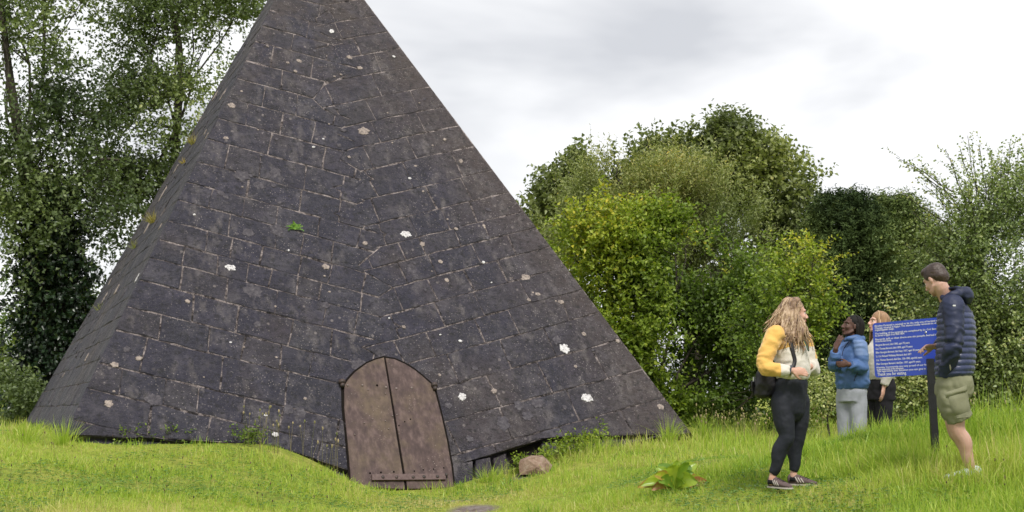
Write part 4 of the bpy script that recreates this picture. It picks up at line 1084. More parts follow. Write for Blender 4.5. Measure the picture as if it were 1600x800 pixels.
# ---- woman in the yellow and cream fleece, turned towards the board
D = 11.2
P = Person(1232, 762, D, "woman in a yellow and cream fleece and black leggings, hands on her hips"); J = P.J
P.root["label"] = "woman with long wavy blonde hair in a yellow and cream fleece and black leggings"
th = R(48); Fv = Vector((math.sin(th), -math.cos(th), 0)); Rv = Vector((-math.cos(th), -math.sin(th), 0))   # her front, her right
hc = J(1243, 489, 0.0); HM = M_from((1, 0.12, -0.05), (0.05, 0, 1))
neck = J(1234, 524, 0.0)
hipR, hipL = J(1221, 632, -.06), J(1249, 632, .06)
knR, knL = J(1229, 683, -.10), J(1247, 681, .05); anR, anL = J(1207, 746, -.06), J(1240, 742, .07)
shR, shL = J(1211, 524, -.13), J(1253, 527, .12)
elR, elL = J(1194, 573, -.20), J(1271, 577, .10)
wrR, wrL = J(1238, 579, -.25), J(1266, 572, -.02)
b = MB(); head(b, hc, HM, 1.0, neck)
b.rings(torso_rings([(J(1236, 632), .13, .09, 0), (J(1236, 600), .12, .085, 0), (J(1234, 565), .13, .09, 0), (J(1233, 535), .13, .08, 0), (J(1233, 522), .08, .05, 0)], Rv, Fv), 16)
for a_, e_, w_ in ((shR, elR, wrR), (shL, elL, wrL)): b.tube([a_, e_, w_], [.038, .032, .024], 10, (0, 0, 1), 5)
hand(b, wrR, (0.93, 0.10, -0.10), (0.25, 0.9, -.25), 1.0, (.35, .4, .5, .6), -1)
hand(b, wrL, (-0.75, -.55, 0.05), (-0.45, .75, -.1), 1.0, (.5, .55, .6, .65), 1)
for h_, k_, a_ in ((hipR, knR, anR), (hipL, knL, anL)): b.tube([h_, k_, a_.lerp(k_, .25) + Fv * -.006, a_, a_ + Vector((0, 0, -.05))], [.05, .034, .026, .033, .034], 12, (0, -1, 0), 5)
b.skin("body", SK_F, P.root, 0.0065, 4)
face_bits(P, hc, HM, 1.0, M_LIP, M_BROWN)
l = MB()
l.rings(torso_rings([(J(1238, 588), .155, .120, .0), (J(1237, 600), .172, .132, -.005), (J(1236, 618), (.178), .138, -.012), (J(1236, 634), .174, .136, -.015), (J(1236, 646), .155, .125, -.012), (J(1236, 656), .10, .09, -.01), (J(1236, 660), .04, .04, -.01)], Rv, Fv), 22)
for h_, k_, a_ in ((hipR, knR, anR), (hipL, knL, anL)):
    mid = h_.lerp(k_, .5); cf = k_.lerp(a_, .33) + Fv * -.022
    l.tube([h_.lerp(J(1236, 612), .5) + Vector((0, 0, .05)), h_ + Vector((0, 0, .035)), mid, k_, cf, k_.lerp(a_, .7), a_ + Vector((0, 0, .03))], [(.05, .05), (.092, .098), (.090, .094), (.069, .070), (.068, .070), (.050, .051), (.040, .041)], 16, (0, -1, 0), 5, False)
l.skin("leggings", M_LEGG, P.root, 0.008, 6, disp=fold(.004, 14, 1.0))
j = MB()
j.rings(torso_rings([(J(1238, 594), .150, .120, .0), (J(1238, 588), .175, .140, .0), (J(1237, 575), .178, .146, .008), (J(1235, 555), .172, .140, .010), (J(1233, 538), .170, .128, .008), (J(1233, 525), .150, .098, 0), (J(1234, 517), .095, .075, 0), (J(1235, 511), .066, .064, .005), (J(1236, 507), .056, .056, .008)], Rv, Fv), 26)
j.tube([shR + Vector((.04, .04, .0)), shR, shR.lerp(elR, .55) + Vector((-.015, 0, 0)), elR, elR.lerp(wrR, .5) + Vector((0, -.01, -.012)), wrR + Vector((-.02, 0, 0))], [.075, .080, .074, .066, .060, .046], 16, (0, 0, 1), 5, False)
j.tube([shL + Vector((-.04, -.04, 0)), shL, shL.lerp(elL, .55), elL, elL.lerp(wrL, .5), wrL.lerp(elL, .12)], [.075, .078, .070, .062, .056, .046], 16, (0, 0, 1), 5, False)
zf = J(1232, 537).z; xf = J(1209.5, 580).x; zyk = J(1200, 583).z
def rule(c):
    arm = c.x < J(1213, 0).x or (c.y < -.19 and c.z < J(0, 562).z)
    if c.x < xf and c.z > J(0, 592).z and (c.y < -.02 or c.x < J(1203, 0).x): return 1 if c.x < xf - (c.z - zyk) * 0.0 else 0
    if c.x > J(1262, 0).x and c.z > J(0, 560).z: return 1
    return 1 if c.z > J(0, 541).z + 0.25 * max(0, J(1222, 0).x - c.x) * -1.2 else 0
jk = j.skin("fleece", [M_CREAM, M_YELLOW], P.root, 0.0075, 6, disp=lambda c, n: fold(.007, 11, 2.0, (1, 1, 1.6))(c, n) + (0.0035 * math.sin(c.z * 62 + 6 * noise.noise(c * 9)) if J(1216, 0).x > c.x or (c.y < -.18) else 0.0), rule=rule)
bv = bvh_of(jk)
for w_, e_, r_ in ((wrR, elR, .047), (wrL.lerp(elL, .12), elL, .047)):
    m_ = MB(); dd = (w_ - e_).normalized(); m_.tube([w_ + dd * -.022, w_ + dd * -.008], [r_, r_ - .003], 14, (0, 0, 1), 1, False); m_.build("cuff", M_GREYTRIM, P.root)
m_ = MB(); pts = [snap(bv, J(x, y), (-.2, 1, 0), .004) for x, y in ((1252, 531), (1256, 540), (1260, 549))]
m_.tube(pts, [(.022, .006), (.020, .006), (.012, .005)], 8, (0, -1, 0), 3); m_.build("zip_flap", M_TEAL, P.root)
m_ = MB(); pts = [snap(bv, J(x, y), (-.2, 1, 0), .002) for x, y in ((1257, 549), (1259, 560), (1260, 572), (1259, 586))]; m_.tube(pts, [(.006, .004)] * 4, 6, (0, -1, 0), 3); m_.build("zip", M_CREAM, P.root)
# hair: a cap and long wavy locks
hm = MB(); loose = MB(); rnd = random.Random(3)
Lh = lambda x, y, z: hc + HM @ Vector((x, y, z))
hm.cur = 0.35
hm.ell(Lh(0, -.026, .043), (.080, .096, .086), HM, 20, 12)
hm.ell(Lh(0, -.06, -.02), (.070, .060, .09), HM, 16, 10)
for i in range(190):
    far = i % 4 == 3; thin = i >= 70
    side = -1 if far else 1                                    # her right side faces us
    ang = -1.3 + 1.95 * ((i * 0.618) % 1.0)                        # from back to temple
    zz = .085 - .07 * ((i * 0.377) % 1.0)
    rad = math.sqrt(max(0.02, 1 - ((zz - .043) / .095) ** 2)) if zz > .043 else 1
    x0 = side * .078 * math.cos(ang) * rad; y0 = -.030 + .088 * math.sin(ang) * rad
    p0 = Lh(x0, y0, zz + .03); f = (ang + 1.3) / 1.95          # 0 back .. 1 temple
    if zz > .06: top = Lh(x0 * .3, y0 * .6, .132)
    else: top = p0
    ex = 1196 + 73 * f + rnd.uniform(-7, 7); ey = (522 + 10 * f if f < .3 else 548 - 6 * abs(f - .75) * 2) + rnd.uniform(-14, 8)
    if far: ex = 1228 + 44 * f + rnd.uniform(-4, 4); ey = 540 + rnd.uniform(-12, 10)
    sy = (-.135 - .02 * math.sin(f * 3)) if not far else 0.03
    if f < .3: sy = -.04 + rnd.uniform(-.05, .05)
    en = J(ex, ey, sy + rnd.uniform(-.02, .02))
    mid1 = p0 + Vector((-.006, -.012 * side, -.055)); mid1.x += -.035 * (1 - f) + .012 * f
    if f > .6: mid1 = p0 + Vector((-.030, -.016 * side, -.07))
    pts = []; wv = rnd.uniform(0, 6.28); amp = rnd.uniform(.010, .021)
    ctl = [top, p0, mid1, mid1.lerp(en, .5) + Vector((0, -.012 if not far else .01, .012)), en]
    for q in range(15):
        t_ = q / 14 * 4; a = min(3, int(t_)); t_ -= a
        c0, c1, c2, c3 = ctl[max(a - 1, 0)], ctl[a], ctl[a + 1], ctl[min(a + 2, 4)]
        p = 0.5 * ((2 * c1) + (c2 - c0) * t_ + (2 * c0 - 5 * c1 + 4 * c2 - c3) * t_ ** 2 + (3 * c1 - c0 - 3 * c2 + c3) * t_ ** 3)
        k = max(0, q / 14 - .3) * 1.5
        p += Vector((math.sin(q * 1.5 + wv) * amp * k, math.cos(q * 1.5 + wv) * amp * k * .8, 0)); pts.append(p)
    hm.cur = min(1, max(0, rnd.gauss(.58, .25)))
    r_ = rnd.uniform(.009, .013) if not thin else rnd.uniform(.002, .0036)
    loose.cur = hm.cur
    if thin: pts = [p + Vector((math.sin(q * .9 + wv) * .012, -.006, math.cos(q * .7 + wv) * .008)) * (q / 14) for q, p in enumerate(pts)]
    (loose if thin else hm).tube(pts, [(r_ * .6, r_ * .5)] + [(r_ * 1.25, r_ * .8)] * 10 + [(r_, r_ * .7), (r_ * .8, r_ * .6), (r_ * .6, r_ * .4), (r_ * .3, r_ * .2)], 6, (0, -1, 0), 1, False)
hr = hm.skin("hair", M_BLONDE, P.root, 0.0055, 2, disp=lambda c, n: .005 * noise.noise(Vector((c.x * 45, c.y * 45, c.z * 16))) + .003 * noise.noise(c * 70))
hr.data.attributes.new("tone", 'FLOAT', 'POINT').data.foreach_set("value", [min(1, max(0, .52 + .55 * noise.noise(Vector((v.co.x * 38, v.co.y * 38, v.co.z * 9))) - .25 * max(0, v.co.z - 1.52) * 8)) for v in hr.data.vertices])
loose.build("loose_hair", M_BLONDE, P.root)
for an, td in ((anR, (0.55, -.83, 0)), (anL, (0.86, -.5, 0))):
    m_ = MB(); m_.tube([an + Vector((0, 0, -.02)), an + Vector((0, 0, -.055))], [.040, .044], 12, (0, -1, 0), 1, False); m_.build("sock", M_SOCK, P.root)
    shoe(P, an + Vector((.02, -.01, .002)), td, 1.0, (M_SHOE, M_WHITE), True)
# her bag
bg = empty("backpack", P.o + J(1193, 622, .02), "small black backpack slung on the shoulder of the woman in the yellow fleece", "backpack")
ofs = P.o - bg.location
m_ = MB(); bd = -Fv
bc = J(1198, 596, 0.03)
m_.rings([(bc + Vector((-.01, 0, -.145)), Rv * .09, Fv * .05), (bc + Vector((-.01, 0, -.12)), Rv * .125, Fv * .085), (bc + Vector((0, 0, -.03)), Rv * .135, Fv * .095), (bc + Vector((.0, 0, .07)), Rv * .12, Fv * .08), (bc + Vector((.01, 0, .14)), Rv * .09, Fv * .055), (bc + Vector((.01, 0, .16)), Rv * .05, Fv * .03)], 22)
def rebase(mb_): mb_.v = [tuple(Vector(v) + ofs) for v in mb_.v]; return mb_
bag = rebase(m_).skin("bag_body", M_BAG, bg, 0.009, 4, disp=fold(.010, 13, 4.0))
m_ = MB(); m_.rings([(bc + bd * .10 + Vector((0, 0, -.13)), Rv * .07, Fv * .02), (bc + bd * .105 + Vector((0, 0, -.06)), Rv * .09, Fv * .03), (bc + bd * .10 + Vector((0, 0, .0)), Rv * .085, Fv * .02)], 14); rebase(m_).skin("front_pocket", M_BAG, bg, 0.009, 3, disp=fold(.006, 16, 5.0))
m_ = MB(); m_.box(bc + bd * .115 + Rv * .02 + Vector((0, 0, .02)), (.012, .004, .02), Matrix((Rv, Fv, Vector((0, 0, 1)))).transposed()); rebase(m_).build("buckle", M_METAL, bg, False)
m_ = MB(); pts = [J(1212, 512, .03)] + [snap(bv, J(x, y), (0, 1, 0), .006) for x, y in ((1221, 514), (1225, 523), (1229, 536), (1232, 550), (1235, 566))] + [J(1236, 579, -.20)]
m_.tube(pts, [(.017, .004)] * 7, 8, (0, -1, 0), 4); rebase(m_).build("strap", M_BAG, bg)

# ---- the man in the navy quilted jacket, back half turned
D = 10.4
P = Person(1512, 746, D, "tall man in a navy quilted hooded jacket and khaki shorts pointing at the board"); J = P.J
fa = R(112); Fv = Vector((-math.sin(fa), -math.cos(fa), 0)); Fv = Vector((-.90, .43, 0)).normalized(); Rv = Fv.cross(Vector((0, 0, 1)))   # his front; his right is away from us
hc = J(1461, 437, .0); HM = M_from((-.52, .74, -.44), (-.27, .32, .9)); neck = J(1482, 470, .0)
hipL, hipR = J(1488, 606, -.05), J(1484, 606, .11); knL, knR = J(1496, 672, -.06), J(1492, 672, .16); anL, anR = J(1517, 733, -.04), J(1520, 731, .22)
shL, shR = J(1489, 478, -.17), J(1487, 480, .18); elL, elR = J(1490, 541, -.24), J(1478, 535, .26); wrL, wrR = J(1476, 579, -.12), J(1462, 541, .17)
b = MB(); head(b, hc, HM, 1.03, neck, True)
b.rings(torso_rings([(J(1490, 610), .12, .09, 0), (J(1493, 575), .13, .09, 0), (J(1492, 520), .14, .09, 0), (J(1490, 485), .14, .08, 0), (J(1487, 470), .08, .05, 0)], Rv, Fv), 16)
for a_, e_, w_ in ((shL, elL, wrL), (shR, elR, wrR)): b.tube([a_, e_, w_], [.045, .038, .027], 10, (0, 0, 1), 5)
hand(b, wrR, (-.92, -.05, -.10), (0.1, -.5, -.85), 1.05, (.35, .75, 1.0, 1.2), -1)
hand(b, wrL, (.35, .9, .1), (.2, .9, 0), .75, (.4, .5, .5, .5), 1)
for h_, k_, a_ in ((hipL, knL, anL), (hipR, knR, anR)):
    b.tube([h_, h_.lerp(k_, .55), k_, k_.lerp(a_, .28) + Vector((.02, 0, 0)), k_.lerp(a_, .65) + Vector((.006, 0, 0)), a_, a_ + Vector((0, 0, -.06))], [.085, .076, .062, .064, .048, .039, .040], 14, (0, -1, 0), 5)
b.skin("body", SK_M, P.root, 0.007, 4)
face_bits(P, hc, HM, 1.03, M_LIP, M_BROWN)
hm = MB(); hm.cur = .45; k = 1.03
Lh = lambda x, y, z: hc + HM @ Vector((x * k, y * k, z * k))
hm.ell(Lh(0, -.022, .044), (.081, .099, .088), HM, 24, 14); hm.ell(Lh(0, -.060, .0), (.072, .062, .074), HM, 20, 12); hm.ell(Lh(0, .035, .085), (.060, .052, .042), HM, 16, 10)
for sx in (-1, 1): hm.ell(Lh(sx * .064, -.012, .030), (.016, .05, .045), HM, 12, 8)
cap = hm.skin("hair", M_BROWN, P.root, 0.006, 4, disp=lambda c, n: .0025 * noise.noise(c * 70) + .003 * noise.noise(c * 20))
cap.data.attributes.new("tone", 'FLOAT', 'POINT').data.foreach_set("value", [.45 + .25 * noise.noise(v.co * 30) for v in cap.data.vertices])
# jacket body with stitched baffles
tj = [(J(1487, 590), .165, .125, -.005), (J(1490, 583), .188, .150, -.005), (J(1493, 560), .192, .155, 0), (J(1494, 535), .190, .152, 0), (J(1494, 510), .192, .150, 0), (J(1492, 490), .190, .138, 0), (J(1490, 478), .170, .110, 0), (J(1487, 470), .11, .088, 0), (J(1484, 464), .075, .075, 0)]
j = MB(); j.rings(torso_rings(tj, Rv, Fv), 28)
zq = J(0, 590).z; zyoke = J(0, 489).z
def quilt(c, n):
    if c.z > zyoke + .01 or c.z < zq + .01: return 0.0
    ph = (c.z - zq + .012 * noise.noise(Vector((c.x * 5, c.y * 5, 0)))) / .047
    return .010 * (abs(math.sin(ph * math.pi)) ** .6) - .006 + .003 * noise.noise(c * 22)
jk = j.skin("quilted_jacket", [M_QUILT, M_NAVY], P.root, 0.0065, 3, disp=quilt, rule=lambda c: 1 if c.z > zyoke else 0)
m_ = MB()
m_.tube([shL + Vector((.0, .06, .025)), shL, shL.lerp(elL, .5) + Vector((.006, 0, 0)), elL, elL.lerp(wrL, .5), wrL + Vector((.005, .03, -.035))], [.072, .088, .080, .070, .064, .052], 18, (0, 0, 1), 5, False)
m_.skin("sleeve", M_NAVY, P.root, 0.008, 5, disp=lambda c, n: fold(.009, 10, 6.0, (1, 1, 1.5))(c, n) + .006 * math.sin(c.z * 50 + 7 * noise.noise(c * 8)) * (1 if abs(c.z - elL.z) < .16 else 0))
m_ = MB(); m_.tube([shR + Vector((.0, -.06, .02)), shR, shR.lerp(elR, .5), elR, elR.lerp(wrR, .5), wrR + Vector((.02, 0, 0))], [.072, .085, .078, .068, .060, .045], 16, (0, 0, 1), 5, False)
m_.skin("sleeve", M_NAVY, P.root, 0.008, 5, disp=fold(.008, 10, 7.0))
# hood lying on his back, and the collar
m_ = MB(); Bv = -Fv
m_.tube([J(1472, 462, -.04), J(1476, 466, -.105), J(1488, 461, -.15), J(1503, 458, -.12), J(1512, 458, -.03), J(1508, 457, .08), J(1492, 460, .12), J(1476, 464, .08)], [.018, .026, .030, .034, .036, .034, .028, .018], 12, (0, 0, 1), 5)
m_.rings([(J(1513, 473, -.045) + Vector((-.01, 0, -.01)), Rv * .055, Bv * .02), (J(1511, 466, -.04), Rv * .12, Bv * .055), (J(1506, 458, -.03), Rv * .145, Bv * .075), (J(1499, 450, -.02), Rv * .14, Bv * .08), (J(1491, 449, -.01), Rv * .11, Bv * .07), (J(1484, 454, -.01), Rv * .09, Bv * .05)], 22)
m_.skin("hood", M_NAVY, P.root, 0.0075, 5, disp=fold(.009, 12, 9.0))
bvj = bvh_of(*[c for c in P.root.children if c.name.startswith(("sleeve", "quilted"))])
m_ = MB(); q = snap(bvj, J(1474, 481), (0, 1, 0), .001); m_.box(q, (.011, .003, .006)); m_.build("sleeve_badge", NT("pale badge").fin((.6, .6, .62), .5), P.root, False)
m_ = MB(); pts = [snap(bvj, J(x, y), (0, 1, 0), .001) for x, y in ((1470, 571), (1471.5, 575), (1473, 579))]; m_.tube(pts, [.004, .006, .004], 6, (0, -1, 0), 2); m_.build("zip_pull", M_WHITE, P.root)
# cargo shorts
m_ = MB()
m_.rings(torso_rings([(J(1490, 576), .155, .125, 0), (J(1490, 590), .172, .140, -.005), (J(1489, 603), .178, .150, -.008), (J(1489, 616), .165, .145, -.005), (J(1489, 628), .10, .10, -.005), (J(1489, 632), .04, .04, -.005)], Rv, Fv), 24)
m_.tube([hipL + Vector((0.01, .03, .10)), hipL + Vector((0.01, 0, .03)), J(1490, 630, -.07), J(1500.5, 655, -.06)], [(.06, .05), (.122, .105), (.117, .105), (.103, .098)], 20, (0, -1, 0), 5, False)
m_.tube([hipR + Vector((0.01, -.03, .10)), hipR + Vector((0.01, 0, .03)), J(1486, 630, .13), J(1494, 655, .15)], [(.06, .05), (.117, .10), (.11, .10), (.095, .095)], 20, (0, -1, 0), 5, False)
sh_ = m_.skin("cargo_shorts", M_OLIVE, P.root, 0.008, 5, disp=lambda c, n: fold(.009, 11, 3.0)(c, n) + .004 * noise.noise(Vector((c.x * 30, c.y * 30, c.z * 14))))
bs = bvh_of(sh_)
def panel(name, quad, off, nx_=7, ny_=6, mat=M_OLIVE):
    V, F = [], []
    for i in range(ny_ + 1):
        for k_ in range(nx_ + 1):
            a, b_ = i / ny_, k_ / nx_
            px = (quad[0][0] * (1 - b_) + quad[1][0] * b_) * (1 - a) + (quad[3][0] * (1 - b_) + quad[2][0] * b_) * a
            py = (quad[0][1] * (1 - b_) + quad[1][1] * b_) * (1 - a) + (quad[3][1] * (1 - b_) + quad[2][1] * b_) * a
            ed = 0.002 if i in (0, ny_) or k_ in (0, nx_) else off
            V.append(snap(bs, J(px, py), (0, 1, 0), ed))
    for i in range(ny_):
        for k_ in range(nx_): q = i * (nx_ + 1) + k_; F.append((q, q + nx_ + 1, q + nx_ + 2, q + 1))
    return link(name, mesh_py(name, V, F, [mat], True), P.root)
panel("cargo_pocket", [(1471, 618), (1500, 606), (1509, 640), (1479, 650)], .014)
panel("pocket_flap", [(1467, 614), (1499, 602), (1501, 611), (1469, 622)], .022, 7, 3)
m_ = MB(); m_.tube([snap(bs, J(x, y), (0, 1, 0), .003) for x, y in ((1485, 652.5), (1493, 651.5), (1502, 650.5), (1511, 649.5), (1516, 649))], [(.004, .002)] * 5, 6, (0, -1, 0), 2); m_.build("hem", M_OLIVE, P.root)
shoe(P, anL + Vector((0, 0, .015)), (-.90, .1, 0), 1.12, (M_PALESHOE, M_WHITE)); shoe(P, anR + Vector((0, 0, .015)), (-.85, .4, 0), 1.12, (M_PALESHOE, M_WHITE))

# ---- the person in the blue anorak, hand at the chin
D = 13.3
P = Person(1330, 748, D, "person with black braids in a blue anorak and pale grey joggers, hand at chin"); J = P.J
Fv = Vector((-.80, -.60, 0)).normalized(); Rv = Fv.cross(Vector((0, 0, 1)))
hc = J(1330.5, 510, 0); HM = M_from((-.93, -.22, .26), (.25, .05, .95)); neck = J(1336, 535, .01)
hipL, hipR = J(1341, 626, -.05), J(1321, 626, .05); knL, knR = J(1343, 684, -.08), J(1320, 686, .03); anL, anR = J(1345, 732, -.03), J(1322, 732, .06)
shR, shL = J(1316, 540, .09), J(1343, 541, -.12); elR, elL = J(1303, 572, -.10), J(1346, 574, -.17); wrR, wrL = J(1306, 544, -.20), J(1326, 569, -.25)
b = MB(); head(b, hc, HM, .98, neck)
b.rings(torso_rings([(J(1332, 625), .12, .09, 0), (J(1332, 590), .13, .09, 0), (J(1332, 560), .13, .09, 0), (J(1332, 540), .12, .08, 0), (J(1334, 532), .07, .05, 0)], Rv, Fv), 16)
for a_, e_, w_ in ((shL, elL, wrL), (shR, elR, wrR)): b.tube([a_, e_, w_], [.04, .034, .026], 10, (0, 1, 0), 5)
hand(b, wrR, (.42, .12, .9), (.8, .5, -.45), 1.05, (.15, .45, .7, .9), 1, .22)
hand(b, wrL, (-.95, .25, .0), (.1, .9, 0), .9, (.5, .6, .7, .8), -1)
for h_, k_, a_ in ((hipL, knL, anL), (hipR, knR, anR)): b.tube([h_, k_, a_, a_ + Vector((0, 0, -.04))], [.07, .045, .034, .034], 12, (0, -1, 0), 4)
b.skin("body", SK_D, P.root, 0.006, 3)
face_bits(P, hc, HM, .98, M_LIPD, M_BLACKH, NT("shaded eyeball").fin((0.22, 0.18, 0.16), .5, .2))
hm = MB(); Lh = lambda x, y, z: hc + HM @ Vector((x * .98, y * .98, z * .98)); hm.cur = .4
hm.ell(Lh(0, -.030, .046), (.080, .094, .084), HM, 18, 12)
rnd = random.Random(8)
for i in range(64):
    ang = -1.45 + 1.75 * ((i * .618) % 1); sd_ = 1 if i % 2 else -1; zz = .10 - .08 * ((i * .377) % 1)
    rr = math.sqrt(max(.1, 1 - ((zz - .046) / .092) ** 2))
    p0 = Lh(sd_ * .08 * math.cos(ang) * rr, -.03 + .092 * math.sin(ang) * rr, zz); en = Lh(sd_ * .078 * math.cos(ang), -.052 + .075 * math.sin(ang), -.105 + rnd.uniform(-.02, .02))
    hm.cur = rnd.uniform(.2, .9); mid = p0.lerp(en, .5) + (p0 - hc) * .12
    hm.tube([Lh(0, -.01, .128), p0, mid, en], [.006, .0075, .0075, .005], 6, (0, -1, 0), 4)
hm.build("braids", M_BLACKH, P.root)
j = MB()
j.rings(torso_rings([(J(1332, 608), .165, .135, 0), (J(1332, 600), .188, .155, 0), (J(1332, 580), .188, .155, .01), (J(1331, 560), .182, .150, .01), (J(1331, 548), .180, .135, .005), (J(1332, 539), .16, .11, 0), (J(1333, 532), .10, .085, 0), (J(1334, 526), .078, .078, 0)], Rv, Fv), 24)
j.tube([shL + Vector((-.03, .05, 0)), shL, shL.lerp(elL, .55), elL, elL.lerp(wrL, .5), wrL + Vector((.015, 0, 0))], [.078, .085, .080, .074, .066, .048], 16, (0, 0, 1), 5, False)
j.tube([shR + Vector((.03, -.04, 0)), shR, shR.lerp(elR, .55), elR, elR.lerp(wrR, .45), wrR.lerp(elR, .18)], [.075, .078, .075, .070, .062, .048], 16, (0, 1, 0), 5, False)
j.tube([J(1319, 532, -.09), J(1327, 529, -.12), J(1339, 527, -.10), J(1347, 530, -.02), J(1343, 530, .07)], [.020, .026, .032, .036, .030], 12, (0, 0, 1), 4)
za = J(0, 566).z
jk = j.skin("anorak", [M_BLUE, M_BLUE2], P.root, 0.0085, 4, disp=lambda c, n: fold(.008, 8, 1.5, (1, 1, 1.5))(c, n) + .003 * math.sin(c.z * 45 + 8 * noise.noise(c * 7)), rule=lambda c: 1 if (J(1312, 0).x < c.x < J(1333, 0).x and c.y < 0 and (J(0, 556).z < c.z < J(0, 532).z)) else 0)
bj = bvh_of(jk)
m_ = MB(); m_.tube([snap(bj, J(x, y), (0, 1, 0), .003) for x, y in ((1322, 533), (1316, 545), (1312, 556))], [.004] * 3, 6, (0, -1, 0), 4); m_.build("zip", M_NAVY, P.root)
m_ = MB(); m_.tube([snap(bj, J(x, y), (0, 1, 0), .002) for x, y in ((1331, 583), (1329.5, 589), (1328, 595))], [.005] * 3, 6, (0, -1, 0), 3); m_.build("pocket_zip", M_NAVY, P.root)
m_ = MB()
m_.rings(torso_rings([(J(1331, 598), .145, .12, 0), (J(1331, 612), .165, .135, 0), (J(1331, 628), .16, .135, 0)], Rv, Fv), 20)
for h_, k_, a_ in ((hipL, knL, anL), (hipR, knR, anR)): m_.tube([h_.lerp((hipL + hipR) / 2, .4) + Vector((0, 0, .09)), h_ + Vector((0, 0, .03)), h_.lerp(k_, .5), k_, k_.lerp(a_, .6), a_ + Vector((0, 0, -.01))], [(.05, .05), (.092, .096), (.084, .088), (.068, .074), (.062, .068), (.058, .064)], 16, (0, -1, 0), 4, False)
m_.skin("joggers", M_GREYT, P.root, 0.0095, 4, disp=fold(.009, 8, 2.5, (1.4, 1.4, .6)))
for an in (anL, anR): shoe(P, an + Vector((0, 0, .02)), (-.85, -.5, 0), 1.0, (M_WHITE, M_WHITE))

# ---- the blonde woman half behind the board
D = 13.8
P = Person(1374, 748, D, "woman in a cream jumper and black trousers standing half behind the blue board"); J = P.J
Fv = Vector((-.92, -.38, 0)).normalized(); Rv = Fv.cross(Vector((0, 0, 1)))
hc = J(1371.5, 504, 0); HM = M_from((-.95, -.18, .18), (.18, .05, .97)); neck = J(1376, 528, .0)
hipL, hipR = J(1381, 625, -.06), J(1370, 625, .07); knL, knR = J(1382, 685, -.08), J(1367, 688, .05); anL, anR = J(1386, 738, -.05), J(1370, 738, .06)
shL, shR = J(1382, 538, -.14), J(1374, 538, .13); elL, elR = J(1391, 575, -.17), J(1376, 575, .17); wrL, wrR = J(1381, 605, -.16), J(1366, 595, .14)
b = MB(); head(b, hc, HM, .97, neck)
b.rings(torso_rings([(J(1377, 625), .12, .09, 0), (J(1377, 590), .12, .085, 0), (J(1376, 560), .125, .085, 0), (J(1376, 538), .12, .08, 0), (J(1376, 528), .07, .05, 0)], Rv, Fv), 16)
for a_, e_, w_ in ((shL, elL, wrL), (shR, elR, wrR)): b.tube([a_, e_, w_], [.038, .032, .024], 10, (0, 1, 0), 5)
hand(b, wrL, (-.18, .0, -.98), (-.7, .6, 0), 1.0, (.25, .3, .35, .4), 1)
hand(b, wrR, (-.2, 0, -.95), (-.7, -.6, 0), 1.0, (.3, .3, .35, .4), -1)
for h_, k_, a_ in ((hipL, knL, anL), (hipR, knR, anR)): b.tube([h_, k_, a_, a_ + Vector((0, 0, -.04))], [.07, .045, .034, .034], 12, (0, -1, 0), 4)
b.skin("body", SK_F, P.root, 0.0085, 3)
face_bits(P, hc, HM, .97, M_LIP, M_GINGER)
hm = MB(); Lh = lambda x, y, z: hc + HM @ Vector((x * .97, y * .97, z * .97)); hm.cur = .5
hm.ell(Lh(0, -.028, .044), (.083, .098, .090), HM, 18, 12)
rnd = random.Random(5)
for i in range(60):
    ang = -1.5 + 2.3 * ((i * .618) % 1); sd_ = 1 if i % 2 else -1; zz = .09 - .07 * ((i * .377) % 1)
    rr = math.sqrt(max(.1, 1 - ((zz - .046) / .094) ** 2))
    p0 = Lh(sd_ * .082 * math.cos(ang) * rr, -.03 + .094 * math.sin(ang) * rr, zz); en = Lh(sd_ * (.085 + .02 * rnd.random()), -.04 + .085 * math.sin(ang), -.25 + rnd.uniform(-.05, .05))
    hm.cur = min(1, max(0, rnd.gauss(.5, .22))); mid = p0.lerp(en, .45) + (p0 - hc) * .10
    hm.tube([Lh(sd_ * .010, .02 - .06 * ((i * .377) % 1), .128), p0, mid, en], [.007, .0105, .010, .004], 6, (0, -1, 0), 4)
hm.build("hair", M_GINGER, P.root)
j = MB()
j.rings(torso_rings([(J(1377, 594), .145, .12, 0), (J(1377, 588), .165, .138, 0), (J(1377, 570), .165, .142, .012), (J(1376, 553), .162, .138, .012), (J(1376, 543), .16, .12, .005), (J(1376, 535), .14, .095, 0), (J(1376, 528), .08, .075, 0), (J(1376, 524), .06, .06, 0)], Rv, Fv), 22)
j.tube([shL + Vector((0, .05, 0)), shL, shL.lerp(elL, .5), elL, elL.lerp(wrL, .5), wrL + Vector((.003, 0, .02))], [.07, .075, .068, .06, .054, .042], 14, (0, 1, 0), 4, False)
j.tube([shR + Vector((0, -.05, 0)), shR, shR.lerp(elR, .5), elR, elR.lerp(wrR, .5), wrR + Vector((0, 0, .02))], [.07, .075, .068, .06, .054, .042], 14, (0, 1, 0), 4, False)
j.skin("jumper", M_CREAM, P.root, 0.009, 4, disp=fold(.006, 9, 3.3, (1, 1, 1.5)))
m_ = MB()
m_.rings(torso_rings([(J(1377, 586), .135, .115, 0), (J(1377, 605), .165, .135, 0), (J(1377, 625), .165, .135, 0)], Rv, Fv), 20)
for h_, k_, a_ in ((hipL, knL, anL), (hipR, knR, anR)): m_.tube([h_.lerp((hipL + hipR) / 2, .4) + Vector((0, 0, .09)), h_ + Vector((0, 0, .03)), h_.lerp(k_, .5), k_, k_.lerp(a_, .6), a_ + Vector((0, 0, -.01))], [.05, .094, .088, .068, .06, .052], 16, (0, -1, 0), 4, False)
m_.skin("trousers", M_BLACKT, P.root, 0.0095, 4, disp=fold(.009, 9, 1.2))
for an in (anL, anR): shoe(P, an + Vector((0, 0, .02)), (-.9, -.4, 0), 1.0, (M_BLACKT, M_WHITE))

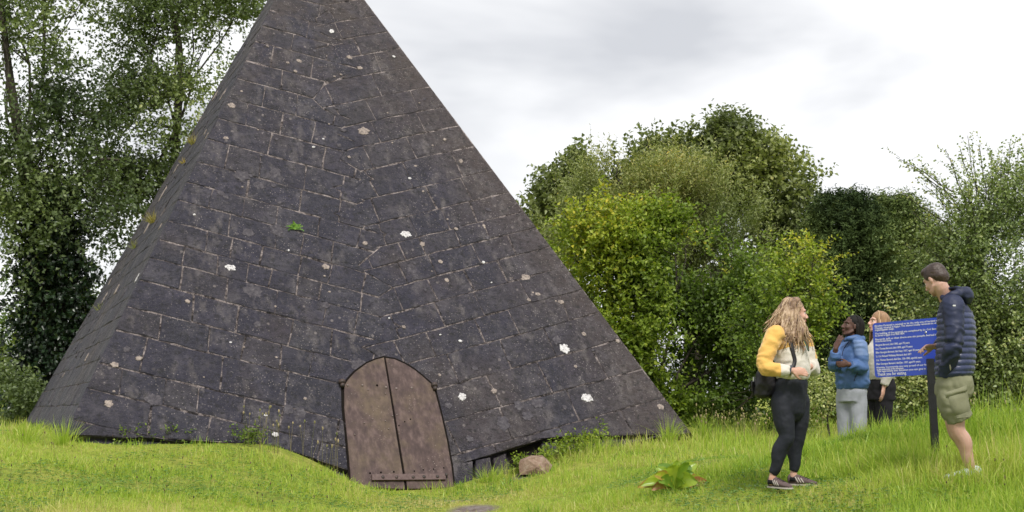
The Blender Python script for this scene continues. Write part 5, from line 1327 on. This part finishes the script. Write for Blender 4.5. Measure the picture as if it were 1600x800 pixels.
# ------------------------------------------------------------------ the notice board
def board():
    t = NT("blue enamel")
    t.bump(t.noise(3.0, 3), 0.04, 0.01)
    c = t.mix(t.ramp(t.noise(5, 3), [(.3, 0.0), (.7, 1.0)]), (0.012, 0.050, 0.42), (0.018, 0.062, 0.46))
    return t.fin(c, 0.12, 0.5)
M_BOARD = board(); M_TEXT = NT("white vinyl lettering").fin((0.78, 0.78, 0.80), 0.5, 0.3); M_POST = cloth_mat("black painted timber", (0.010, 0.010, 0.012), 0.45, 60, 0.3, 0.3, 0.4)
Xa = W(1367, 505, 11.95); Xb = W(1367, 590, 11.95)
along = Vector((.64, -.77, 0.0)).normalized(); along.z = 0.035; along.normalize()
H_ = (Xa - Xb).length; Wd = 0.905
upb = (Xa - Xb).normalized(); nb = along.cross(upb).normalized(); nb = nb if nb.dot(Vector((0, 0, CAMZ)) - Xa) > 0 else -nb
upb = nb.cross(along).normalized(); upb = upb if upb.z > 0 else -upb
pb = along * 0.0
sg = empty("notice_board", Vector((W(1455, 715, 11.42).x, 11.42, gz1(W(1455, 715, 11.42).x, 11.42))), "blue notice board of white text on a black post, ending Thank you for visiting", "sign")
so = Xb - sg.location
def bp(u, v, h=0.0): return so + along * u + upb * v + nb * h
rc_, V = 0.03, []
for cx_, cy_, a0 in ((Wd - rc_, H_ - rc_, 0), (rc_, H_ - rc_, 90), (rc_, rc_, 180), (Wd - rc_, rc_, 270)):
    for k_ in range(6): a = R(a0 + 18 * k_); V.append((cx_ + rc_ * math.cos(a), cy_ + rc_ * math.sin(a)))
n_ = len(V); VV = [bp(u, v, 0) for u, v in V] + [bp(u, v, -.012) for u, v in V]
me = mesh_py("panel", VV, [tuple(range(n_)), tuple(range(2 * n_ - 1, n_ - 1, -1))] + [(i, n_ + i, n_ + (i + 1) % n_, (i + 1) % n_) for i in range(n_)], [M_BOARD]); link("panel", me, sg)
TXT = [("Kinnitty Pyramid is reputed to be the only one of its kind in Europe and of", .072, .0245), ("Cheops, located in Egypt. The stones locally removed to on the other side of", .112, .0245), ("original Egyptian design.", .148, .0245),
       ("The building of the pyramid was completed by Lt. Col. Bernard for the family,", .214, .0245), ("he served in Egypt circa 1830-1834.", .250, .0245),
       ("Records tell us that there are six people buried in the catacombs", .318, .0245), ("of the Bernard family.", .354, .0245),
       ("Margaret Bernard, died 1842, aged 75 years", .424, .026), ("Col. Thomas Bernard, died 1834, aged 75 years.", .494, .026), ("Ellen Georgina Bernard, died Sept. 1837, aged 30 years", .562, .026),
       ("Lt. Col. Richard Wellesley Bernard, died 1877", .632, .026), ("Col. Thomas Bernard, died Dec. 13th 1882, aged 66 years.", .702, .026), ("Ellen Georgina Bernard, died Jan. 1907, aged 91 years.", .772, .026),
       ("Kinnitty Community are very proud of our heritage and cannot guarantee", .836, .0245), ("on the preservation of the monument.", .872, .0245), ("We appreciate any donation you can give in support of our endeavours", .906, .0245), ("Thank you for visiting.", .972, .043)]
ENDS = {'original Egyptian': 1401, 'he served': 1417, 'of the Bernard': 1396, 'Margaret': 1424, 'Col. Thomas Bernard, died 1834': 1429, 'Ellen Georgina Bernard, died Sept': 1439, 'Lt. Col. Richard': 1426, 'Col. Thomas Bernard, died Dec': 1443, 'Ellen Georgina Bernard, died Jan': 1440, 'on the preservation': 1413, 'Thank you': 1417}
def u_at(px): q = (px - 800) / FPX; return (q * 11.95 - Xa.x) / (.64 + .77 * q)
for s_, fy, sz in TXT:
    cu = bpy.data.curves.new("lettering", 'FONT'); cu.body = s_; cu.size = sz * .96; cu.extrude = 0.0004; cu.offset = 0.0002; cu.resolution_u = 2
    o = link("lettering", cu); dg = bpy.context.evaluated_depsgraph_get(); me = bpy.data.meshes.new_from_object(o.evaluated_get(dg)); bpy.data.objects.remove(o)
    me.name = "lettering"; me.materials.clear(); me.materials.append(M_TEXT)
    o = link("lettering", me, sg); Mx = Matrix((along, upb, nb)).transposed().to_4x4(); x_end = max(v.co.x for v in me.vertices); u0 = .024 + .006 * (fy > .9)
    u1 = next((u_at(v) for k_, v in ENDS.items() if s_.startswith(k_)), Wd * .965 - .004 * len(s_) % .02)
    Mx = Mx @ Matrix.Diagonal(((u1 - u0) / x_end, 1, 1, 1)); Mx.translation = bp(u0, H_ * (1 - fy), .0012); o.matrix_basis = Mx
m_ = MB(); pt = W(1449, 560, 11.42) - sg.location; pbm = W(1458, 722, 11.42) - sg.location; ax_ = (pt - pbm).normalized()
pt = pt - nb * .045; pbm = pbm - nb * .045 - ax_ * .3
m_.tube([pbm, pt], [.042, .042], 4, along, 1, False); m_.build("post", M_POST, sg, False)
for f_ in (.25, .75):
    m_ = MB(); m_.ell(bp(.56, H_ * f_, .002), (.012, .012, .004), Matrix((along, upb, nb)).transposed(), 8, 4); m_.build("screw", M_METAL, sg)
# ------------------------------------------------------------------ grass
HC = [(50,700,13,.085),(50,770,12,.07),(300,720,14,.08),(300,780,12.4,.075),(480,730,15,.10),(480,790,12.8,.09),(100,672,15.3,.09),(250,690,15.6,.08),(420,700,16,.10),(560,770,15,.10),(640,785,14.4,.05),(740,790,13.8,.035),
      (720,770,15.5,.05),(790,745,16.6,.15),(850,725,17.2,.12),(930,705,18,.13),(1050,690,18.6,.16),(1110,690,19,.12),(900,770,13.8,.09),(840,790,13.2,.07),(1000,730,15.5,.07),(1100,730,14.5,.06),(1050,790,11.6,.08),(960,750,14,.085),
      (1180,720,13.8,.055),(1160,770,11.4,.055),(1240,780,10.8,.045),(1290,770,10.9,.05),(1330,790,10.2,.055),(1200,700,15.5,.08),(1320,735,11.6,.14),(1370,740,11.3,.20),(1360,705,12.2,.22),(1420,700,12,.26),(1440,760,10.6,.16),
      (1330,705,12.6,.22),(1380,700,12.6,.36),(1450,690,12.4,.38),(1530,690,12.4,.38),(1600,690,12.4,.38),(1330,700,12.3,.33),(1560,760,10.3,.20),(1480,790,9.9,.13),(1600,790,9.6,.22),(1280,690,14.5,.14),(1250,690,17,.14),(1180,690,18.5,.16),(1500,690,15,.34),(1130,672,22,.2),(300,664,30,.2),(60,668,19,.12),(1300,665,22,.15),(1500,665,20,.2)]
hp = np.array([[*W(a, b, d)[:2], h] for a, b, d, h in HC])
def grass_h(x, y):
    out = np.empty_like(x)
    for i in range(0, len(x), 40000):
        a, b = x[i:i + 40000], y[i:i + 40000]
        w = 1 / ((a[:, None] - hp[:, 0]) ** 2 + ((b[:, None] - hp[:, 1]) * 0.8) ** 2 + 0.05) ** 1.6
        out[i:i + 40000] = (w @ hp[:, 2]) / w.sum(1)
    return out
gr = np.random.default_rng(99)
def scatter(n, y0, y1):
    """more blades where the ground is near"""
    y = (1 / (1 / y0 + (1 / y1 - 1 / y0) * gr.uniform(0, 1, n)))
    x = gr.uniform(-1, 1, n) * (0.415 * y + 0.5)
    return x, y
def inside_pyramid(x, y, z, m=0.0):
    P = np.stack([x, y, z], 1)
    f = (P - np.array(PL)) @ np.array(NF); l_ = (P - np.array(PL)) @ np.array(NL)
    return (f < m) & (l_ < m) & (y < 24) & (x < 3.2)
def blades(x, y, h, w, tone, lean=0.45, seg=3, curl=0.5):
    n = len(x); z = ground_z(x, y) - 0.01
    az = gr.uniform(0, 2 * np.pi, n); ln = np.abs(gr.normal(0, lean, n)); dx, dy = np.cos(az) * ln, np.sin(az) * ln
    fa = gr.uniform(0, 2 * np.pi, n); wx, wy = np.cos(fa) * w * .5, np.sin(fa) * w * .5
    cur = gr.uniform(0.2, 1.0, n) * curl
    rows = []
    for k in range(seg + 1):
        t = k / seg
        hx = x + dx * h * (t * 0.6 + t * t * cur); hy = y + dy * h * (t * 0.6 + t * t * cur)
        hz = z + h * (t - 0.35 * cur * t * t * (1 + ln))
        kw = (1 - t) ** 0.6 if k < seg else 0
        if k < seg: rows += [np.stack([hx - wx * kw, hy - wy * kw, hz], 1), np.stack([hx + wx * kw, hy + wy * kw, hz], 1)]
        else: rows.append(np.stack([hx, hy, hz], 1))
    V = np.stack(rows, 1); nv = V.shape[1]
    f = []
    for k in range(seg - 1): a = 2 * k; f += [[a, a + 1, a + 3], [a, a + 3, a + 2]]
    f.append([2 * (seg - 1), 2 * (seg - 1) + 1, 2 * seg])
    F = (nv * np.arange(n)[:, None, None] + np.array(f)).reshape(-1, 3)
    return V.reshape(-1, 3), F, np.repeat(tone, nv)
parts = []
def add_grass(n, y0, y1, hmul, wid, lean, curl, tone_mu, keep=None, seg=3, hmin=0.03):
    x, y = scatter(n, y0, y1)
    c1 = pnoise(np.stack([x, y, 0 * x], 1), 1.6, 5); c2 = pnoise(np.stack([x, y, 0 * x], 1), 5.0, 6); c3 = pnoise(np.stack([x, y, 0 * x], 1), 0.6, 9)
    h = grass_h(x, y) * hmul * (1 + 0.40 * c2 + 0.25 * c1) * gr.uniform(0.55, 1.25, n)
    h = np.maximum(h, hmin * gr.uniform(.6, 1.2, n))
    z = ground_z(x, y)
    k = ~inside_pyramid(x, y, z + 0.03, 0.03) & (gr.uniform(0, 1, n) > mud_at(x, y) * 1.3)
    if keep is not None: k &= keep(x, y, h, c1, c2)
    patch = np.where(h < 0.085, 0.20 * pnoise(np.stack([x, y, 0 * x], 1), 1.3, 77) + 0.20, 0.07 * pnoise(np.stack([x, y, 0 * x], 1), 2.2, 78))
    tone = np.clip(tone_mu + patch + 0.15 * c1 + 0.10 * c3 + 0.10 * c2 + gr.normal(0, 0.19, n), 0, 1)
    parts.append(blades(x[k], y[k], h[k], wid * gr.uniform(.6, 1.3, n)[k], tone[k], lean, seg, curl))
add_grass(150000, 9.0, 21.0, 0.75, 0.0075, 0.75, 0.9, 0.52)
add_grass(110000, 9.0, 15.0, 0.9, 0.0060, 0.5, 0.7, 0.56)
add_grass(42000, 9.0, 22.0, 1.35, 0.0075, 0.35, 0.8, 0.55, lambda x, y, h, a, b: (h > 0.13))
add_grass(26000, 15.0, 30.0, 1.3, 0.011, 0.35, 0.7, 0.42, lambda x, y, h, a, b: (h > 0.1), 3)
add_grass(16000, 9.0, 14.0, 0.55, 0.016, 0.9, 0.5, 0.30, lambda x, y, h, a, b: (b > 0.0), 2)     # broad leaves down in the sward
Vs, Fs, Ts, o_ = [], [], [], 0
for V, F, t_ in parts: Vs.append(V); Fs.append(F + o_); Ts.append(t_); o_ += len(V)
tag(link("grass", mesh_np("grass", np.concatenate(Vs), np.concatenate(Fs), [M_GRASS], {"tone": np.concatenate(Ts)})), "bright green meadow grass, mown along the path and long on the bank", kind="stuff")

def clover(n):
    x, y = scatter(n, 9.0, 17.0); k = (pnoise(np.stack([x, y, 0 * x], 1), 1.3, 41) > 0.15) & (grass_h(x, y) < 0.16) & (mud_at(x, y) < .3)
    x, y = x[k], y[k]; z = ground_z(x, y) + gr.uniform(.015, .05, len(x)); k = ~inside_pyramid(x, y, z, .02); x, y, z = x[k], y[k], z[k]; m = len(x)
    V, F, T_ = [], [], []
    for j in range(3):
        a = gr.uniform(0, .6, m) + j * 2.094; r_ = gr.uniform(.010, .019, m); c, s_ = np.cos(a), np.sin(a)
        q = [np.stack([x, y, z], 1)]
        for f, w, u in ((.6, .55, .004), (1.15, .45, .002), (1.15, -.45, .002), (.6, -.55, .004)): q.append(np.stack([x + r_ * (c * f - s_ * w), y + r_ * (s_ * f + c * w), z + u + gr.normal(0, .003, m)], 1))
        V.append(np.stack(q, 1).reshape(-1, 3)); b_ = j * m * 5 + 5 * np.arange(m)
        F.append((b_[:, None, None] + np.array([[0, 2, 1], [0, 3, 2], [0, 4, 3]])).reshape(-1, 3)); T_.append(np.repeat(np.clip(gr.normal(.5, .2, m), 0, 1), 5))
    M_ = leaf_mat("clover leaf", [(0.0, (0.06, 0.14, 0.035)), (.5, (.13, .25, .05)), (1.0, (.26, .36, .10))], .3)
    tag(link("clover", mesh_np("clover", np.concatenate(V), np.concatenate(F), [M_], {"tone": np.concatenate(T_)})), "clover leaves spread in patches through the short grass", kind="stuff")
clover(26000)

def tuft(name, label, c, n, h, spread, tone, width=0.008, mat=None, cat="grass tuft", group=None, up=Vector((0, 0, 1)), lean=0.5, nobase=False):
    mb_v, mb_f, mb_t = [], [], []
    rr = random.Random(hash(label) % 1000 if False else len(label) * 7 + n)
    ref = Vector((1, 0, 0)) if abs(up.x) < .8 else Vector((0, 1, 0)); s1 = up.cross(ref).normalized(); s2 = up.cross(s1)
    for i in range(n):
        a = rr.uniform(0, 6.28); l_ = abs(rr.gauss(0, lean)); d = s1 * math.cos(a) + s2 * math.sin(a)
        b = d * rr.uniform(0, spread); hh = h * rr.uniform(.5, 1.15); w = width * rr.uniform(.6, 1.2)
        fa = rr.uniform(0, 6.28); wd = (s1 * math.cos(fa) + s2 * math.sin(fa)) * w * .5; o = len(mb_v)
        for k in range(4):
            t_ = k / 4; p = b + d * l_ * hh * (t_ * .5 + t_ * t_ * .7) + up * hh * (t_ - .3 * l_ * t_ * t_); p.z -= .10 * hh * t_ * t_ if up.z < .99 else 0
            mb_v += [p - wd * (1 - t_) ** .6, p + wd * (1 - t_) ** .6]
        t_ = 1; p = b + d * l_ * hh * 1.2 + up * hh * (1 - .3 * l_); mb_v.append(p)
        for k in range(3): q = o + 2 * k; mb_f += [(q, q + 1, q + 3), (q, q + 3, q + 2)]
        mb_f.append((o + 6, o + 7, o + 8)); mb_t += [min(1, max(0, rr.gauss(tone, .12)))] * 9
    ob = link(name, mesh_np(name, np.array([list(v) for v in mb_v]), np.array(mb_f), [mat or M_GRASS], {"tone": np.array(mb_t)}), None, c)
    return tag(ob, label, cat, group)
for px, py, d, n, h, sp_, tn, lb in ((1100, 684, 18.9, 150, .42, .12, .55, "arching tuft of long grass by the pyramid's right corner"), (1045, 680, 18.3, 110, .45, .10, .6, "upright tall grass against the pyramid's right base"),
                               (100, 676, 15.0, 130, .34, .14, .6, "long grass tuft at the pyramid's left corner"), (40, 672, 15.2, 90, .30, .2, .55, "long grass tuft at the left edge of the photo"), (840, 790, 12.8, 110, .16, .13, .3, "silvery flattened tussock in the foreground grass"),
                               (1390, 735, 11.2, 150, .26, .18, .45, "dark green tussock left of the notice board post"), (935, 700, 17.6, 120, .24, .2, .5, "green tussock under the pyramid's right base"), (765, 735, 16.9, 100, .24, .12, .55, "grass tuft right of the door beside the pale footing stones"), (720, 735, 16.7, 50, .16, .08, .3, "small dark tuft at the door's lower right corner")):
    w = W(px, py, d); tuft("grass_tuft", lb, Vector((w.x, w.y, gz1(w.x, w.y) - .01)), n, h, sp_, tn, .009 if h > .2 else .007)
# plants rooted in the joints of the pyramid
M_DRY = leaf_mat("yellowed grass", [(0.0, (0.14, 0.18, 0.04)), (0.5, (0.30, 0.27, 0.05)), (1.0, (0.48, 0.33, 0.09))], .25)
for px, py, n, h, tn, lb in ((303, 222, 60, .20, .5, "yellow grass tuft high on the pyramid's left slope"), (240, 345, 70, .24, .6, "dry grass tuft halfway up the pyramid's left slope"), (211, 385, 26, .20, .2, "thin green tuft low on the pyramid's left slope"), (156, 481, 22, .16, .15, "lowest small green tuft on the pyramid's left slope"), (288, 252, 30, .11, .8, "withered tuft just below the yellow one on the left slope")):
    c = plane_hit(px, py + 3, PL, NL) + NL * .005
    tuft("grass_tuft", lb, c, n, h, .06, tn, .009, M_DRY, "grass tuft", "tufts in the left slope's joints", (Vector((0, 0, 1)) * .8 + NL * .6).normalized(), .5)
# small fern in a joint of the front face
M_FERN = leaf_mat("bright fern", [(0.0, (0.05, 0.13, 0.02)), (0.6, (0.12, 0.26, 0.03)), (1.0, (0.22, 0.36, 0.05))], .3)
fc = plane_hit(460, 357, PL, NF) + NF * .012
fr = empty("fern", fc, "small bright green fern growing from a joint high on the pyramid's front", "fern")
rr = random.Random(4); u_, v_ = frame(NF, Vector((0, 0, 1)))
for i in range(13):
    a = R(-100 + 200 * i / 12) + rr.uniform(-.15, .15); d = (u_ * math.sin(a) + v_ * math.cos(a) * .7 + NF * rr.uniform(.3, .7)).normalized(); L = rr.uniform(.09, .15)
    V, F = [Vector()], []; prev = 0; sd_ = d.cross(NF).normalized()
    pts = [d * L * t_ / 6 + Vector((0, 0, -.05 * (t_ / 6) ** 2)) for t_ in range(7)]
    V = []; F = []; T_ = []
    for t_ in range(6):
        w = .030 * (1 - t_ / 6.5)
        for s_ in (-1, 1):
            o = len(V); q = pts[t_]; V += [q, q + sd_ * s_ * w + d * .006 + NF * .004, q + sd_ * s_ * w * .9 + d * .024, q + d * .018]; F += [(o, o + 1, o + 2), (o, o + 2, o + 3)]; T_ += [rr.uniform(.2, 1)] * 4
    o = len(V); V += [pts[5], pts[5] + sd_ * .008, pts[6], pts[5] - sd_ * .008]; F += [(o, o + 1, o + 2), (o, o + 2, o + 3)]; T_ += [.6] * 4
    link("frond", mesh_np("frond", np.array([list(v) for v in V]), np.array(F), [M_FERN], {"tone": np.array(T_)}), fr)
# dock plant in the foreground
M_DOCK = leaf_mat("dock leaf", [(0.0, (0.08, 0.17, 0.02)), (0.4, (0.20, 0.33, 0.03)), (0.8, (0.40, 0.48, 0.04)), (0.9, (0.40, 0.30, 0.05)), (1.0, (0.34, 0.14, 0.05))], .35, .35, .5)
w = W(1055, 768, 12.4); dc = Vector((w.x, w.y, gz1(w.x, w.y)))
dk = empty("dock_plant", dc, "broad leaved dock plant with yellow and reddish leaves in the foreground grass", "plant")
rr = random.Random(12)
for i, (ex, ey, w_, tn) in enumerate(((-.34, .07, .05, .62), (.33, .10, .055, .66), (-.18, .24, .05, .55), (.02, .31, .05, .6), (.12, .30, .05, .45), (-.05, .2, .055, .2), (.17, .2, .06, .35), (-.1, .17, .055, .58), (.08, .1, .06, .5), (-.36, .05, .07, .80), (-.30, .10, .08, .72), (-.22, .18, .07, .78), (-.14, .27, .075, .25), (-.09, .24, .08, .65), (-.03, .27, .085, .68), (.04, .22, .09, .70), (.09, .17, .09, .72), (.15, .26, .085, .15), (.22, .28, .08, .62), (.20, .12, .10, .60), (.30, .08, .09, .85), (.37, .06, .07, .95), (.26, .04, .07, .97), (-.24, .03, .06, .9), (0, .13, .08, .35), (-.12, .09, .08, .4), (.13, .08, .08, .3), (-.18, .12, .07, .3))):
    e_ = Vector((ex, rr.uniform(-.2, .12), ey)); L = e_.length; d = e_.normalized(); sd_ = d.cross(Vector((0, -1, .35))).normalized(); n_l = sd_.cross(d).normalized()
    V, F, T_ = [], [], []; N = 8
    for k in range(N + 1):
        t_ = k / N; c = e_ * t_ + Vector((0, 0, .07 * math.sin(t_ * 3.0) - .02 * t_)); ww = w_ * .78 * (0.10 if t_ < .22 else max(.03, math.sin((t_ - .15) / .85 * math.pi) ** .7))
        for s_ in (-1, -.5, 0, .5, 1): V.append(c + sd_ * ww * s_ + n_l * (abs(s_) * ww * .35 + .008 * math.sin(t_ * 17 + s_ * 3) * abs(s_))); T_.append(min(1, max(0, tn + .10 * (abs(s_) - .4) + rr.uniform(-.08, .08) + (.10 * t_ if tn > .75 else -.04))))
    for k in range(N):
        for s_ in range(4): q = k * 5 + s_; F.append((q, q + 1, q + 6, q + 5))
    link("leaf", mesh_np("leaf", np.array([list(v) for v in V]), np.array(F), [M_DOCK], {"tone": np.array(T_)}, True), dk)
# weeds and seed heads
M_STEM = leaf_mat("dry stem", [(0.0, (0.12, 0.15, 0.04)), (0.5, (0.30, 0.25, 0.12)), (1.0, (0.46, 0.36, 0.22))], .2)
M_HEADS = leaf_mat("brown seed head", [(0.0, (0.045, 0.022, 0.016)), (0.6, (0.10, 0.055, 0.035)), (1.0, (0.22, 0.11, 0.11))], .1)
def stems(name, label, spots, h0, h1, head_r, mat_head, tone=.5, sr=.0025):
    m_ = MB(); rr = random.Random(len(label))
    for x, y in spots:
        z = gz1(x, y); h = rr.uniform(h0, h1); dx, dy = rr.gauss(0, .12) * h, rr.gauss(0, .12) * h
        m_.cur = rr.uniform(.1, .7); m_.tube([(x, y, z), (x + dx * .4, y + dy * .4, z + h * .55), (x + dx, y + dy, z + h)], [sr, sr * .8, sr * .6], 3, (0.2, 1, .1), 1, False)
        m_.cur = rr.uniform(0, 1); m_.ell((x + dx, y + dy, z + h), (head_r[0], head_r[0], head_r[1] * rr.uniform(.7, 1.3)), None, 6, 4)
    o = m_.build(name, mat_head, None, False); tag(o, label, kind="stuff"); return o
rr = random.Random(21)
def zone(n, a, b, c, d, d0, d1):
    out = []
    for _ in range(n):
        w = W(rr.uniform(a, b), 720, rr.uniform(d0, d1)); out.append((w.x, w.y))
    return out
stems("seed_heads", "small brown plantain heads scattered over the left grass", zone(42, 0, 520, 0, 0, 11.5, 15.0) + zone(10, 1400, 1600, 0, 0, 9.6, 11.0), .11, .19, (.006, .013), M_HEADS, sr=.0014)
stems("dry_stalks", "pale dry weed stalks along the pyramid's foot and the bushes", zone(16, 425, 540, 0, 0, 15.6, 16.1) + zone(90, 1090, 1330, 0, 0, 17.5, 20.0) + zone(40, 1500, 1620, 0, 0, 13.0, 17.0) + zone(14, 380, 440, 0, 0, 15.6, 15.9), .3, .55, (.011, .02), M_STEM)
def low_weeds(name, label, spots, n, ll, lw, tone, mat):
    t = Tree(name, Vector((spots[0][0], spots[0][1], gz1(*spots[0][:2]))), label, "weed", len(label)); t.limbs = []
    for x, y, r_ in spots:
        z = gz1(x, y); t.blob((x, y, z + r_ * .5), (r_, r_ * .8, r_ * .7), n, ll, lw, 6, (.08, .2), tone=tone, up=.8, gap=-.9, stems=.3, limb=False, zmin=z)
    t.finish(mat, None, "foliage")
def fs(px, d): w = W(px, 700, d); return w.x, w.y
low_weeds("nettle_patch", "leafy green weeds along the foot of the pyramid, right of the fallen block", [(*fs(885, 17.55), .22), (*fs(910, 17.75), .2), (*fs(940, 17.9), .24), (*fs(985, 18.2), .2), (*fs(865, 17.4), .18)], 40, .055, .032, .45, M_OAK)
low_weeds("moss_clump", "low mossy weeds in the hollow under the pyramid, left of the fallen block", [(*fs(805, 17.25), .16), (*fs(822, 17.4), .14)], 30, .045, .028, .35, M_OAK)
low_weeds("ragwort_patch", "yellow flecked weeds at the pyramid's left foot", [(*fs(240, 15.75), .14), (*fs(265, 15.85), .13), (*fs(285, 15.95), .11), (*fs(375, 16.0), .12), (*fs(400, 16.05), .13), (*fs(200, 15.6), .12)], 26, .045, .024, .5, M_OAK)
